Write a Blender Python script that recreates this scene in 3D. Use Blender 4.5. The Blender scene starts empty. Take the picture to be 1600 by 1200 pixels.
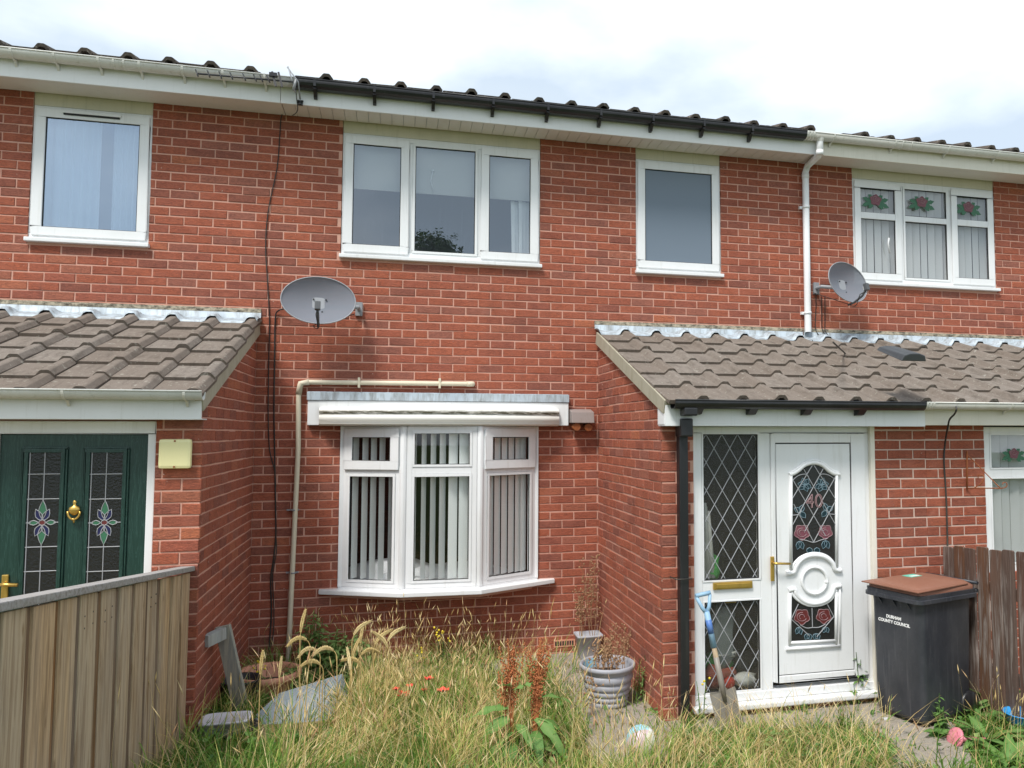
import bpy, bmesh, math, random
import numpy as np
from mathutils import Vector, Matrix, noise
R = math.radians
rng = random.Random(7)
nrg = np.random.default_rng(7)
scene = bpy.context.scene
COL = scene.collection

# ------------------------------------------------------------------ camera, world, sun, exposure
CAM = Vector((2.1046, -7.1402, 2.1224)); YAW, PITCH, FPX, SX = 0.248, 0.0617, 1220.0, 129.26
fwd = Vector((math.sin(YAW)*math.cos(PITCH), math.cos(YAW)*math.cos(PITCH), math.sin(PITCH)))
rgt = Vector((math.cos(YAW), -math.sin(YAW), 0)); upv = rgt.cross(fwd)
cd = bpy.data.cameras.new('camera'); cam = bpy.data.objects.new('camera', cd); COL.objects.link(cam)
m = Matrix.Identity(4)
for i in range(3):
    m[i][0] = rgt[i]; m[i][1] = upv[i]; m[i][2] = -fwd[i]; m[i][3] = CAM[i]
cam.matrix_world = m
cd.sensor_width = 36.0; cd.lens = 36.0*FPX/1600; cd.shift_x = -SX/1600; cd.clip_end = 2000; cd.clip_start = 0.05
scene.camera = cam

SUN_EL, SUN_AZ = 56, 220          # degrees; azimuth clockwise from +Y (the facade looks towards -Y)
w = bpy.data.worlds.new("World"); scene.world = w; w.use_nodes = True
nt = w.node_tree; nt.nodes.clear()
N = nt.nodes.new; L = nt.links.new
out = N('ShaderNodeOutputWorld'); bg = N('ShaderNodeBackground'); bg.inputs[1].default_value = 0.13
sky = N('ShaderNodeTexSky'); sky.sky_type = 'NISHITA'; sky.sun_disc = False
sky.sun_elevation = R(SUN_EL); sky.sun_rotation = R(SUN_AZ)
tc = N('ShaderNodeTexCoord'); mp = N('ShaderNodeMapping'); mp.inputs['Scale'].default_value = (1.0, 1.0, 2.2)
nz = N('ShaderNodeTexNoise'); nz.inputs['Scale'].default_value = 1.9; nz.inputs['Detail'].default_value = 7; nz.inputs['Roughness'].default_value = .52; nz.inputs['Distortion'].default_value = .5
mp.inputs['Location'].default_value = (3.1, 0.4, 0.3)
rp = N('ShaderNodeValToRGB'); rp.color_ramp.elements[0].position = .30; rp.color_ramp.elements[1].position = .62
rp.color_ramp.elements[0].color = (.8, .8, .8, 1); rp.color_ramp.elements[1].color = (1, 1, 1, 1)
nz2 = N('ShaderNodeTexNoise'); nz2.inputs['Scale'].default_value = 2.4; nz2.inputs['Detail'].default_value = 6
cr2 = N('ShaderNodeValToRGB'); cr2.color_ramp.elements[0].color = (3.2, 3.75, 4.35, 1); cr2.color_ramp.elements[1].color = (6.4, 6.7, 6.9, 1)
cr2.color_ramp.elements[0].position = .41; cr2.color_ramp.elements[1].position = .68
mix = N('ShaderNodeMix'); mix.data_type = 'RGBA'
L(tc.outputs['Generated'], mp.inputs[0]); L(mp.outputs[0], nz.inputs[0]); L(nz.outputs[0], rp.inputs[0])
L(mp.outputs[0], nz2.inputs[0]); L(nz2.outputs[0], cr2.inputs[0])
L(rp.outputs[0], mix.inputs[0]); L(sky.outputs[0], mix.inputs[6]); L(cr2.outputs[0], mix.inputs[7])
L(mix.outputs[2], bg.inputs[0]); L(bg.outputs[0], out.inputs[0])

sl = bpy.data.lights.new('sun', 'SUN'); sl.energy = 2.3; sl.angle = R(14); sl.color = (1, .96, .9)
so = bpy.data.objects.new('sun', sl); COL.objects.link(so)
sd = Vector((math.sin(R(SUN_AZ))*math.cos(R(SUN_EL)), math.cos(R(SUN_AZ))*math.cos(R(SUN_EL)), math.sin(R(SUN_EL))))
so.rotation_euler = sd.to_track_quat('Z', 'Y').to_euler()
vs = scene.view_settings; vs.view_transform = 'Standard'; vs.look = 'None'; vs.gamma = 1; vs.use_curve_mapping = False
vs.exposure = 0.80

# ------------------------------------------------------------------ measuring the photograph: a pixel on a known plane
def ray(x, y):
    return ((x-800-SX)/FPX)*rgt + (-(y-600)/FPX)*upv + fwd
def at(x, y, Y=0.0):
    d = ray(x, y); return CAM + d*((Y-CAM.y)/d.y)
def atX(x, y, X):
    d = ray(x, y); return CAM + d*((X-CAM.x)/d.x)
def atZ(x, y, Z):
    d = ray(x, y); return CAM + d*((Z-CAM.z)/d.z)
def sstep(a, b, t):
    t = min(1, max(0, (t-a)/(b-a))); return t*t*(3-2*t)
def ground(X, Y):
    d = min(max(-Y, 0), 4.2)
    return .085 + .10*(1-sstep(1.2, 4.2, X))*d + .03*sstep(2.2, 5, -Y) + .012*noise.noise(Vector((X*1.7, Y*1.7, 0)))
def atG(x, y):
    z = .15
    for _ in range(12):
        p = atZ(x, y, z); z = .5*z+.5*ground(p.x, p.y)
    return Vector((p.x, p.y, ground(p.x, p.y)))
def project(p):
    d = Vector(p)-CAM; k = d.dot(fwd)
    return 800+SX+FPX*d.dot(rgt)/k, 600-FPX*d.dot(upv)/k, k

# ------------------------------------------------------------------ mesh builder
class MB:
    def __init__(s): s.v = []; s.f = []; s.m = []; s.sm = []; s.att = None
    def add(s, vs, fs, mat=0, smooth=False):
        o = len(s.v); s.v.extend([tuple(q) for q in vs])
        for f in fs: s.f.append(tuple(i+o for i in f)); s.m.append(mat); s.sm.append(smooth)
        return s
    def box(s, x0, x1, y0, y1, z0, z1, mat=0):
        v = [(x0,y0,z0),(x1,y0,z0),(x1,y1,z0),(x0,y1,z0),(x0,y0,z1),(x1,y0,z1),(x1,y1,z1),(x0,y1,z1)]
        return s.add(v, [(0,3,2,1),(4,5,6,7),(0,1,5,4),(1,2,6,5),(2,3,7,6),(3,0,4,7)], mat)
    def obox(s, p0, p1, w, h, up=(0,0,1), mat=0):
        p0 = Vector(p0); p1 = Vector(p1); d = (p1-p0).normalized(); u = Vector(up); sx = d.cross(u).normalized(); u = sx.cross(d)
        v = []
        for p in (p0, p1):
            for a, b in ((-1,-1),(1,-1),(1,1),(-1,1)): v.append(p+sx*a*w/2+u*b*h/2)
        return s.add(v, [(0,1,2,3),(7,6,5,4),(0,4,5,1),(1,5,6,2),(2,6,7,3),(3,7,4,0)], mat)
    def tube(s, pts, r, n=8, mat=0, caps=True, smooth=True):
        pts = [Vector(p) for p in pts]; k = len(pts); rs = r if isinstance(r, (list, tuple)) else [r]*k
        vs = []; prev = None
        for i, p in enumerate(pts):
            d = (pts[min(i+1,k-1)]-pts[max(i-1,0)]); d = d.normalized() if d.length > 1e-9 else Vector((0,0,1))
            if prev is None:
                a = Vector((0,0,1)) if abs(d.z) < .9 else Vector((1,0,0)); sx = d.cross(a).normalized()
            else: sx = (prev-d*prev.dot(d)).normalized()
            prev = sx; sy = d.cross(sx)
            for j in range(n):
                t = 2*math.pi*j/n; vs.append(p+(sx*math.cos(t)+sy*math.sin(t))*rs[i])
        fs = [(i*n+j, i*n+(j+1)%n, (i+1)*n+(j+1)%n, (i+1)*n+j) for i in range(k-1) for j in range(n)]
        s.add(vs, fs, mat, smooth)
        if caps:
            s.add(vs[:n], [tuple(reversed(range(n)))], mat); s.add(vs[-n:], [tuple(range(n))], mat)
        return s
    def prism(s, poly, ext, mat=0, smooth=False):
        """poly: 3-D points of one end face, ext: vector to the other end"""
        n = len(poly); e = Vector(ext); a = [Vector(p) for p in poly]; b = [p+e for p in a]
        s.add(a+b, [tuple(range(n))[::-1], tuple(range(n, 2*n))], mat)
        s.add(a+b, [(i, (i+1)%n, n+(i+1)%n, n+i) for i in range(n)], mat, smooth)
        return s
    def lathe(s, prof, c=(0,0,0), n=28, mat=0, sx=1, sy=1, smooth=True):
        c = Vector(c); vs = []
        for r, z in prof:
            for j in range(n):
                t = 2*math.pi*j/n; vs.append(c+Vector((r*math.cos(t)*sx, r*math.sin(t)*sy, z)))
        fs = [(i*n+j, i*n+(j+1)%n, (i+1)*n+(j+1)%n, (i+1)*n+j) for i in range(len(prof)-1) for j in range(n)]
        return s.add(vs, fs, mat, smooth)
    def blob(s, c, r, mat=0, seed=0, amp=.25, n=10, freq=1.6):
        c = Vector(c); r = Vector(r) if not isinstance(r, (int, float)) else Vector((r,r,r)); vs = []; k = n//2+1
        for i in range(k+1):
            a = math.pi*i/k
            for j in range(n):
                t = 2*math.pi*j/n; d = Vector((math.sin(a)*math.cos(t), math.sin(a)*math.sin(t), math.cos(a)))
                q = 1+amp*noise.noise(d*freq+Vector((seed*7.3, seed*1.7, 0)))*2
                vs.append(c+Vector((d.x*r.x, d.y*r.y, d.z*r.z))*q)
        fs = [(i*n+j, (i+1)*n+j, (i+1)*n+(j+1)%n, i*n+(j+1)%n) for i in range(k) for j in range(n)]
        return s.add(vs, fs, mat, True)
    def mesh(s, name, mats):
        me = bpy.data.meshes.new(name); me.from_pydata(s.v, [], s.f)
        for q in (mats if isinstance(mats, (list, tuple)) else [mats]): me.materials.append(q)
        me.polygons.foreach_set('material_index', s.m); me.polygons.foreach_set('use_smooth', s.sm)
        if s.att is not None:
            a = me.attributes.new('rnd', 'FLOAT', 'POINT'); a.data.foreach_set('value', np.asarray(s.att, dtype=np.float32))
        me.update(); return me
    def build(s, name, mats, parent=None, bevel=0, fix=True):
        me = s.mesh(name, mats)
        if bevel or fix:
            b = bmesh.new(); b.from_mesh(me)
            bmesh.ops.remove_doubles(b, verts=b.verts, dist=1e-5)
            bmesh.ops.recalc_face_normals(b, faces=b.faces)
            if bevel:
                ed = [e for e in b.edges if len(e.link_faces) == 2 and e.calc_face_angle(0) > .5]
                bmesh.ops.bevel(b, geom=ed, offset=bevel, segments=2, profile=.6, affect='EDGES', clamp_overlap=True)
            b.to_mesh(me); b.free()
        return link(name, me, parent)
def link(name, me, parent=None):
    o = bpy.data.objects.new(name, me); COL.objects.link(o)
    if parent is not None: o.parent = parent
    return o
def tag(o, label=None, cat=None, group=None, kind=None):
    if label: o['label'] = label
    if cat: o['category'] = cat
    if group: o['group'] = group
    if kind: o['kind'] = kind
    return o
def thing(name, label, cat, loc=(0,0,0), rz=0, group=None):
    o = bpy.data.objects.new(name, None); COL.objects.link(o); o.location = loc; o.rotation_euler = (0,0,rz); o.empty_display_size = .2
    return tag(o, label, cat, group)
def kids(o): return [c for c in COL.objects if c.parent == o]
def copy_tree(o, parent=None):
    c = o.copy(); COL.objects.link(c)
    if parent is not None: c.parent = parent
    for k in list(o.children): copy_tree(k, c)
    return c

# ------------------------------------------------------------------ materials
MAT = {}
def srgb(r, g, b):
    f = lambda c: ((c/255+.055)/1.055)**2.4 if c > 10 else c/255/12.92
    return (f(r), f(g), f(b), 1)
class NT:
    def __init__(s, name):
        s.m = bpy.data.materials.new(name); s.m.use_nodes = True; s.t = s.m.node_tree; s.t.nodes.clear()
        s.out = s.n('ShaderNodeOutputMaterial'); MAT[name] = s.m
    def n(s, t, **k):
        q = s.t.nodes.new(t)
        for a, b in k.items(): setattr(q, a, b)
        return q
    def l(s, a, b): s.t.links.new(a, b)
    def pos(s, scale=(1,1,1), obj=False):
        if obj: o = s.n('ShaderNodeTexCoord').outputs['Object']
        else: o = s.n('ShaderNodeNewGeometry').outputs['Position']
        mp = s.n('ShaderNodeMapping'); mp.inputs['Scale'].default_value = scale; s.l(o, mp.inputs[0]); return mp.outputs[0]
    def noise(s, vec, scale, detail=4, rough=.55, dist=0):
        q = s.n('ShaderNodeTexNoise'); q.inputs['Scale'].default_value = scale; q.inputs['Detail'].default_value = detail
        q.inputs['Roughness'].default_value = rough; q.inputs['Distortion'].default_value = dist; s.l(vec, q.inputs[0]); return q.outputs[0]
    def ramp(s, fac, stops, interp='LINEAR'):
        q = s.n('ShaderNodeValToRGB'); e = q.color_ramp; e.interpolation = interp
        while len(e.elements) < len(stops): e.elements.new(.5)
        for el, (p, c) in zip(e.elements, stops): el.position = p; el.color = c if len(c) == 4 else (*c, 1)
        s.l(fac, q.inputs[0]); return q.outputs[0]
    def mixc(s, fac, a, b, mode='MIX'):
        q = s.n('ShaderNodeMix', data_type='RGBA', blend_type=mode)
        for i, v in ((0, fac), (6, a), (7, b)):
            if hasattr(v, 'links'): s.l(v, q.inputs[i])
            else: q.inputs[i].default_value = v
        return q.outputs[2]
    def math(s, op, a, b=0):
        q = s.n('ShaderNodeMath', operation=op)
        for i, v in ((0, a), (1, b)):
            if hasattr(v, 'links'): s.l(v, q.inputs[i])
            else: q.inputs[i].default_value = v
        return q.outputs[0]
    def attr(s, name='rnd'):
        return s.n('ShaderNodeAttribute', attribute_name=name).outputs['Fac']
    def objrnd(s): return s.n('ShaderNodeObjectInfo').outputs['Random']
    def bump(s, h, strength=.5, dist=.01):
        q = s.n('ShaderNodeBump'); q.inputs['Strength'].default_value = strength; q.inputs['Distance'].default_value = dist; s.l(h, q.inputs['Height']); return q.outputs[0]
    def bsdf(s, col, rough=.7, bump=None, metal=0, spec=.5, **k):
        q = s.n('ShaderNodeBsdfPrincipled')
        for nm, v in (('Base Color', col), ('Roughness', rough), ('Metallic', metal), ('Specular IOR Level', spec)):
            if hasattr(v, 'links'): s.l(v, q.inputs[nm])
            else: q.inputs[nm].default_value = v
        for nm, v in k.items():
            nm = nm.replace('_', ' ')
            if hasattr(v, 'links'): s.l(v, q.inputs[nm])
            else: q.inputs[nm].default_value = v
        if bump is not None: s.l(bump, q.inputs['Normal'])
        s.l(q.outputs[0], s.out.inputs[0]); return q
GRAY = lambda v: (v, v, v, 1)

def brick_mat(name, hue):
    t = NT(name); p = t.pos(); r = t.attr('rnd')
    if hue == 'warm':
        stops = [(0, (.30,.078,.042)), (.25, (.37,.095,.05)), (.5, (.40,.115,.06)), (.72, (.33,.08,.045)), (.88, (.24,.075,.05)), (1, (.45,.15,.08))]
    else:
        stops = [(0, (.30,.088,.055)), (.16, (.385,.106,.060)), (.34, (.425,.117,.063)), (.52, (.46,.128,.066)), (.68, (.385,.110,.070)), (.80, (.235,.083,.062)), (.91, (.34,.138,.102)), (1, (.55,.175,.083))]
    base = t.ramp(r, stops)
    base = t.mixc(t.ramp(t.noise(t.pos((.5,.5,.7)), 1.7, 3, .5), [(.35, GRAY(0)), (.7, GRAY(.35))]), base, (.47, .135, .072, 1))
    drag = t.noise(t.pos((10, 10, 42)), 3.2, 5, .68, 1.4)
    fine = t.noise(p, 160, 3, .6)
    blot = t.noise(p, 9, 4, .6)
    c = t.mixc(t.ramp(drag, [(.42, GRAY(0)), (.66, GRAY(.8))]), base, (.13, .05, .038, 1))
    c = t.mixc(t.ramp(drag, [(.30, GRAY(.5)), (.44, GRAY(0))]), c, (.52, .175, .105, 1))
    c = t.mixc(t.ramp(fine, [(.55, GRAY(0)), (.8, GRAY(.35))]), c, (.50, .25, .18, 1))
    c = t.mixc(t.ramp(blot, [(.38, GRAY(0)), (.72, GRAY(.38))]), c, (.46, .165, .11, 1))
    spk = t.noise(p, 42, 2, .4)
    c = t.mixc(t.ramp(spk, [(.735, GRAY(0)), (.76, GRAY(.6))]), c, (.62, .50, .42, 1))
    big = t.noise(t.pos((.6, .6, .9)), 1.3, 4, .6)
    c = t.mixc(t.ramp(big, [(.42, GRAY(0)), (.72, GRAY(.30))]), c, (.17, .07, .055, 1))
    strk = t.noise(t.pos((5, 5, .35)), 1.6, 5, .65)
    c = t.mixc(t.ramp(strk, [(.56, GRAY(0)), (.74, GRAY(.35))]), c, (.13, .06, .05, 1))
    eff = t.noise(t.pos((1.1, 1.1, 2.2)), 2.6, 6, .7)
    c = t.mixc(t.ramp(eff, [(.62, GRAY(0)), (.80, GRAY(.20))]), c, (.60, .38, .32, 1))
    h = t.math('ADD', t.math('MULTIPLY', drag, 1.0), t.math('MULTIPLY', fine, .35))
    t.bsdf(c, .88, t.bump(h, .9, .009), spec=.2)
brick_mat('brick', 'red'); brick_mat('brick_warm', 'warm')
def mortar_mat(name, a, b):
    t = NT(name); p = t.pos(); n1 = t.noise(p, 8, 5, .6); n2 = t.noise(p, 130, 3)
    c = t.mixc(n1, a, b); c = t.mixc(t.ramp(n2, [(.4, GRAY(0)), (.8, GRAY(.4))]), c, (.62, .45, .37, 1))
    t.bsdf(c, .95, t.bump(n2, .6, .004), spec=.1)
mortar_mat('mortar', (.52, .265, .195, 1), (.62, .35, .275, 1)); mortar_mat('mortar_pale', (.47, .34, .28, 1), (.62, .47, .40, 1))

def paint(name, col, rough=.35, dirt=.12, dcol=(.35,.33,.25,1), sc=3.0, spec=.45):
    t = NT(name); p = t.pos((1,1,.5)); n1 = t.noise(p, sc, 6, .62); n2 = t.noise(t.pos(), 55, 3)
    c = t.mixc(t.ramp(n1, [(.42, GRAY(0)), (.8, GRAY(dirt))]), col, dcol)
    c = t.mixc(t.ramp(n2, [(.62, GRAY(0)), (.8, GRAY(dirt*.8))]), c, dcol)
    n3 = t.noise(t.pos((14, 14, .8)), 2.2, 4, .65); c = t.mixc(t.ramp(n3, [(.56, GRAY(0)), (.75, GRAY(min(1, dirt*1.3)))]), c, dcol)
    t.bsdf(c, rough, t.bump(n2, .05, .002), spec=spec)
paint('upvc', (.78, .79, .80, 1), .32, .15)
paint('upvc_fascia', (.80, .80, .80, 1), .4, .12, (.5,.49,.45,1))
paint('upvc_old', (.74, .70, .61, 1), .45, .2, (.45,.41,.3,1))
paint('gutter_white', (.66, .66, .62, 1), .4, .3, (.34,.33,.25,1))
paint('pipe_cream', (.66, .60, .46, 1), .45, .22, (.42,.36,.25,1))
paint('panel_cream', (.62, .575, .45, 1), .55, .25, (.3,.3,.2,1))
paint('soffit_white', (.70, .67, .62, 1), .5, .15)
paint('black_plastic', (.014, .014, .016, 1), .32, .35, (.05,.05,.05,1))
paint('seal_black', (.012, .012, .013, 1), .6, 0)
paint('grey_metal', (.30, .31, .33, 1), .45, .25, (.16,.16,.16,1))
paint('dark_grey_plastic', (.075, .08, .088, 1), .5, .25, (.15,.14,.13,1))
paint('cable_black', (.013, .011, .012, 1), .6, .2)
paint('bulkhead_yellow', (.80, .74, .40, 1), .35, .12, (.6,.5,.25,1))
paint('lamp_hood', (.29, .25, .24, 1), .6, .3, (.2,.12,.08,1))
paint('rust', (.30, .09, .025, 1), .7, .6, (.10,.03,.012,1), 30)
paint('brass', (.62, .40, .10, 1), .3, .25, (.3,.2,.06,1), 12)
MAT['brass'].node_tree.nodes['Principled BSDF'].inputs['Metallic'].default_value = .75
paint('bin_body', (.030, .033, .042, 1), .42, .5, (.12,.12,.13,1), 4)
paint('bin_lid', (.235, .105, .068, 1), .5, .25, (.33,.18,.13,1), 6)
paint('sticker_green', (.12, .55, .42, 1), .4, .1); paint('sticker_white', (.8, .8, .78, 1), .4, .1)
paint('letter_white', (.82, .82, .82, 1), .5, .05)
paint('pot_grey', (.35, .355, .39, 1), .5, .2, (.22,.21,.2,1)); paint('pot_pale', (.40, .41, .45, 1), .5, .25, (.28,.26,.24,1))
paint('label_blue', (.30, .62, .80, 1), .4, .3, (.6,.75,.8,1), 14)
paint('terracotta', (.66, .31, .20, 1), .7, .3, (.36,.2,.15,1), 9)
paint('spade_blue', (.25, .42, .58, 1), .5, .25, (.4,.46,.5,1), 9); paint('spade_label', (.06, .16, .45, 1), .5, .4, (.4,.5,.6,1), 40)
paint('spade_steel', (.25, .23, .20, 1), .5, .5, (.16,.12,.09,1), 12)
paint('toy_pink', (.64, .20, .25, 1), .45, .2, (.7,.35,.36,1)); paint('toy_blue', (.04, .32, .72, 1), .4, .2, (.2,.5,.75,1))
paint('tub_lilac', (.60, .59, .64, 1), .4, .25, (.45,.44,.42,1)); paint('lid_black', (.02, .022, .028, 1), .5, .3, (.06,.06,.06,1))
paint('roof_felt', (.04, .038, .036, 1), .9, .3)
paint('vent_plastic', (.055, .06, .068, 1), .5, .3, (.11,.11,.11,1))
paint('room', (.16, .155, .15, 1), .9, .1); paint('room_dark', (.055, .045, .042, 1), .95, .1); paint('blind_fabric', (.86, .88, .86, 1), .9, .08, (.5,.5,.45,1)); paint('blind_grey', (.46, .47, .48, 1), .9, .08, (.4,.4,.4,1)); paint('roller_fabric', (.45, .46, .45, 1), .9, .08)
paint('room_pale', (.13, .135, .15, 1), .95, .06, (.55,.56,.6,1))
paint('curtain_white', (.74, .76, .78, 1), .9, .1); paint('card', (.34, .28, .2, 1), .8, .1)
paint('bag_green', (.05, .38, .07, 1), .5, .2); paint('bag_black', (.015,.015,.018,1), .35, .3, (.08,.08,.09,1)); paint('bag_red', (.45, .11, .08, 1), .5, .3); paint('box_yellow', (.55, .36, .05, 1), .5, .2); paint('bag_white', (.7,.72,.74,1), .5, .2); paint('ball_red', (.62,.05,.03,1), .4, .1)
paint('came', (.34, .35, .37, 1), .45, .1); paint('came_pink', (.28, .17, .18, 1), .5, .1); paint('came_blue', (.17, .26, .31, 1), .5, .1)
paint('film_green', (.04, .15, .08, 1), .5, .2, (.02,.07,.04,1), 60); paint('film_rose', (.17, .05, .07, 1), .5, .4, (.26,.12,.14,1), 90); paint('film_teal', (.006, .026, .036, 1), .4, .1, (.01,.04,.05,1)); paint('film_red', (.12, .022, .022, 1), .4, .3, (.2,.05,.045,1), 60); paint('film_blue', (.012, .014, .07, 1), .4, .1, (.02,.02,.1,1))
paint('seed_rust', (.44, .135, .05, 1), .8, .6, (.40,.24,.09,1), 60); paint('poppy_red', (.72, .07, .04, 1), .6, .2, (.8,.2,.14,1), 30); paint('yellow_flower', (.72, .55, .03, 1), .6, .1)
paint('dry_brown', (.33, .19, .10, 1), .85, .4, (.45,.3,.17,1), 30); paint('orange_leaf', (.55, .16, .03, 1), .8, .3)
paint('moss', (.10, .055, .022, 1), .95, .5, (.05,.04,.02,1), 40); paint('dropping', (.72, .71, .68, 1), .9, .2)

def lead_mat():
    t = NT('lead'); n1 = t.noise(t.pos((6, 6, 1.2)), 3.0, 6, .7); n2 = t.noise(t.pos((1.3,1.3,3)), 2.2, 5, .6)
    g = t.n('ShaderNodeNewGeometry'); sx = t.n('ShaderNodeSeparateXYZ'); t.l(g.outputs['Position'], sx.inputs[0])
    c = t.mixc(n2, (.30, .36, .42, 1), (.56, .63, .68, 1))
    c = t.mixc(t.ramp(n1, [(.44, GRAY(0)), (.64, GRAY(.7))]), c, (.16, .16, .15, 1))
    t.bsdf(c, .55, t.bump(n1, .25, .006), metal=.1)
lead_mat()
paint('verge_cement', (.40, .37, .29, 1), .95, .45, (.24,.22,.15,1), 12, .1)
def flash_top():
    t = NT('mortar_stained'); n1 = t.noise(t.pos((5,5,9)), 4, 6, .7); n2 = t.noise(t.pos(), 60, 4)
    c = t.mixc(t.ramp(n1, [(.4, GRAY(0)), (.62, GRAY(1))]), (.46, .40, .30, 1), (.09, .08, .065, 1))
    t.bsdf(c, .95, t.bump(n2, .6, .006), spec=.1)
flash_top()
def tile_mat(name, a, b, c3):
    t = NT(name); p = t.pos(); o = t.objrnd(); n1 = t.noise(p, 5, 6, .65); n2 = t.noise(p, 120, 4, .7); n3 = t.noise(p, 17, 5, .65)
    c = t.mixc(n1, a, b); c = t.mixc(t.ramp(n2, [(.35, GRAY(0)), (.75, GRAY(.45))]), c, c3)
    c = t.mixc(t.ramp(n3, [(.50, GRAY(0)), (.70, GRAY(.6))]), c, (.11, .092, .075, 1))
    c = t.mixc(t.ramp(t.noise(p, 260, 2, .5), [(.5, GRAY(0)), (.7, GRAY(.5))]), c, (.13, .11, .09, 1))
    c = t.mixc(t.ramp(t.noise(p, 11, 3, .5), [(.70, GRAY(0)), (.74, GRAY(.5))]), c, (.50, .48, .43, 1))
    c = t.mixc(t.math('MULTIPLY', o, .5), c, (.15, .115, .09, 1))
    c = t.mixc(t.ramp(t.noise(p, 34, 3, .6), [(.60, GRAY(0)), (.68, GRAY(.55))]), c, (.38, .36, .31, 1))
    c = t.mixc(t.ramp(t.noise(t.pos((9, 2.2, 2.2)), 2.0, 5, .7), [(.52, GRAY(0)), (.70, GRAY(.55))]), c, (.075, .062, .05, 1))
    t.bsdf(c, .95, t.bump(t.math('ADD', n2, t.math('MULTIPLY', n3, .6)), .7, .006), spec=.15)
tile_mat('roof_tile', (.165, .138, .118, 1), (.25, .215, .185, 1), (.31, .275, .245, 1))
tile_mat('roof_tile_edge_shaded', (.095, .078, .064, 1), (.15, .125, .105, 1), (.19, .165, .14, 1))  # darker tile ends: front edge shadow put into the colour, along with grime
tile_mat('roof_tile_dark', (.04, .036, .034, 1), (.065, .058, .054, 1), (.10, .09, .08, 1))
def wood(name, a, b, dark, grain=(22, 22, 1.1), worn=None):
    t = NT(name); p = t.pos(grain); o = t.objrnd()
    q = t.n('ShaderNodeVectorMath', operation='ADD'); t.l(p, q.inputs[0]); cb = t.n('ShaderNodeCombineXYZ'); t.l(t.math('MULTIPLY', o, 37.0), cb.inputs[2]); t.l(t.math('MULTIPLY', o, 11.0), cb.inputs[0]); t.l(cb.outputs[0], q.inputs[1])
    n1 = t.noise(q.outputs[0], 2.0, 6, .65, .8); n2 = t.noise(q.outputs[0], 9, 3, .6)
    lo = t.noise(t.pos((1,1,.5)), 3, 3)
    c = t.ramp(o, [(0, a), (.35, b), (.6, (a[0]*.80, a[1]*.86, a[2]*1.05)), (.8, (a[0]*1.05, a[1]*.92, a[2]*.72)), (1, b)]); c = t.mixc(t.ramp(n1, [(.42, GRAY(0)), (.64, GRAY(.85))]), c, dark)
    n4 = t.noise(q.outputs[0], .55, 3, .6); c = t.mixc(t.ramp(n4, [(.38, GRAY(.0)), (.66, GRAY(.28))]), c, (.40, .365, .32, 1) if not worn else dark)
    c = t.mixc(t.ramp(n2, [(.55, GRAY(0)), (.8, GRAY(.35))]), c, dark)
    knot = t.n('ShaderNodeTexVoronoi'); knot.inputs['Scale'].default_value = 3.2; 
    mp = t.n('ShaderNodeMapping'); mp.inputs['Scale'].default_value = (1.6, 1.6, .75); t.l(q.outputs[0], mp.inputs[0]); mp.inputs['Scale'].default_value = (.14, .14, .9); t.l(mp.outputs[0], knot.inputs[0])
    c = t.mixc(t.ramp(knot.outputs['Distance'], [(.03, GRAY(.8)), (.10, GRAY(0))]), c, dark)
    if worn: c = t.mixc(t.ramp(t.math('MULTIPLY', n1, t.math('ADD', lo, .5)), [(.50, GRAY(0)), (.68, GRAY(.8))]), c, worn)
    else: c = t.mixc(t.ramp(lo, [(.5, GRAY(0)), (.75, GRAY(.35))]), c, (.33, .30, .26, 1))
    t.bsdf(c, .85, t.bump(t.math('ADD', n1, t.math('MULTIPLY', n2, .4)), .6, .004), spec=.15)
wood('fence_wood', (.62, .43, .235, 1), (.49, .39, .27, 1), (.20, .12, .055, 1))
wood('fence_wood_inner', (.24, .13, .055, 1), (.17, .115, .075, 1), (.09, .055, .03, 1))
wood('fence_rail', (.40, .375, .34, 1), (.40, .375, .34, 1), (.2, .18, .16, 1), (1.5, 30, 30))
wood('pale_wood', (.165, .092, .064, 1), (.135, .095, .078, 1), (.06, .035, .027, 1), worn=(.36, .31, .28, 1))
wood('plank_grey', (.36, .385, .375, 1), (.36, .385, .375, 1), (.20, .215, .21, 1))
wood('spade_wood', (.42, .33, .22, 1), (.42, .33, .22, 1), (.24, .18, .12, 1), (40,40,3))
def door_green():
    t = NT('door_green'); q = t.pos((16, 16, 1.3)); n1 = t.noise(q, 2.2, 5, .6, 2.2); w_ = t.ramp(n1, [(.46, GRAY(0)), (.5, GRAY(1)), (.54, GRAY(0))])
    c = t.mixc(t.math('MULTIPLY', w_, .32), (.008, .036, .027, 1), (.06, .135, .115, 1))
    t.bsdf(c, .38, t.bump(n1, .35, .004))
door_green()
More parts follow.
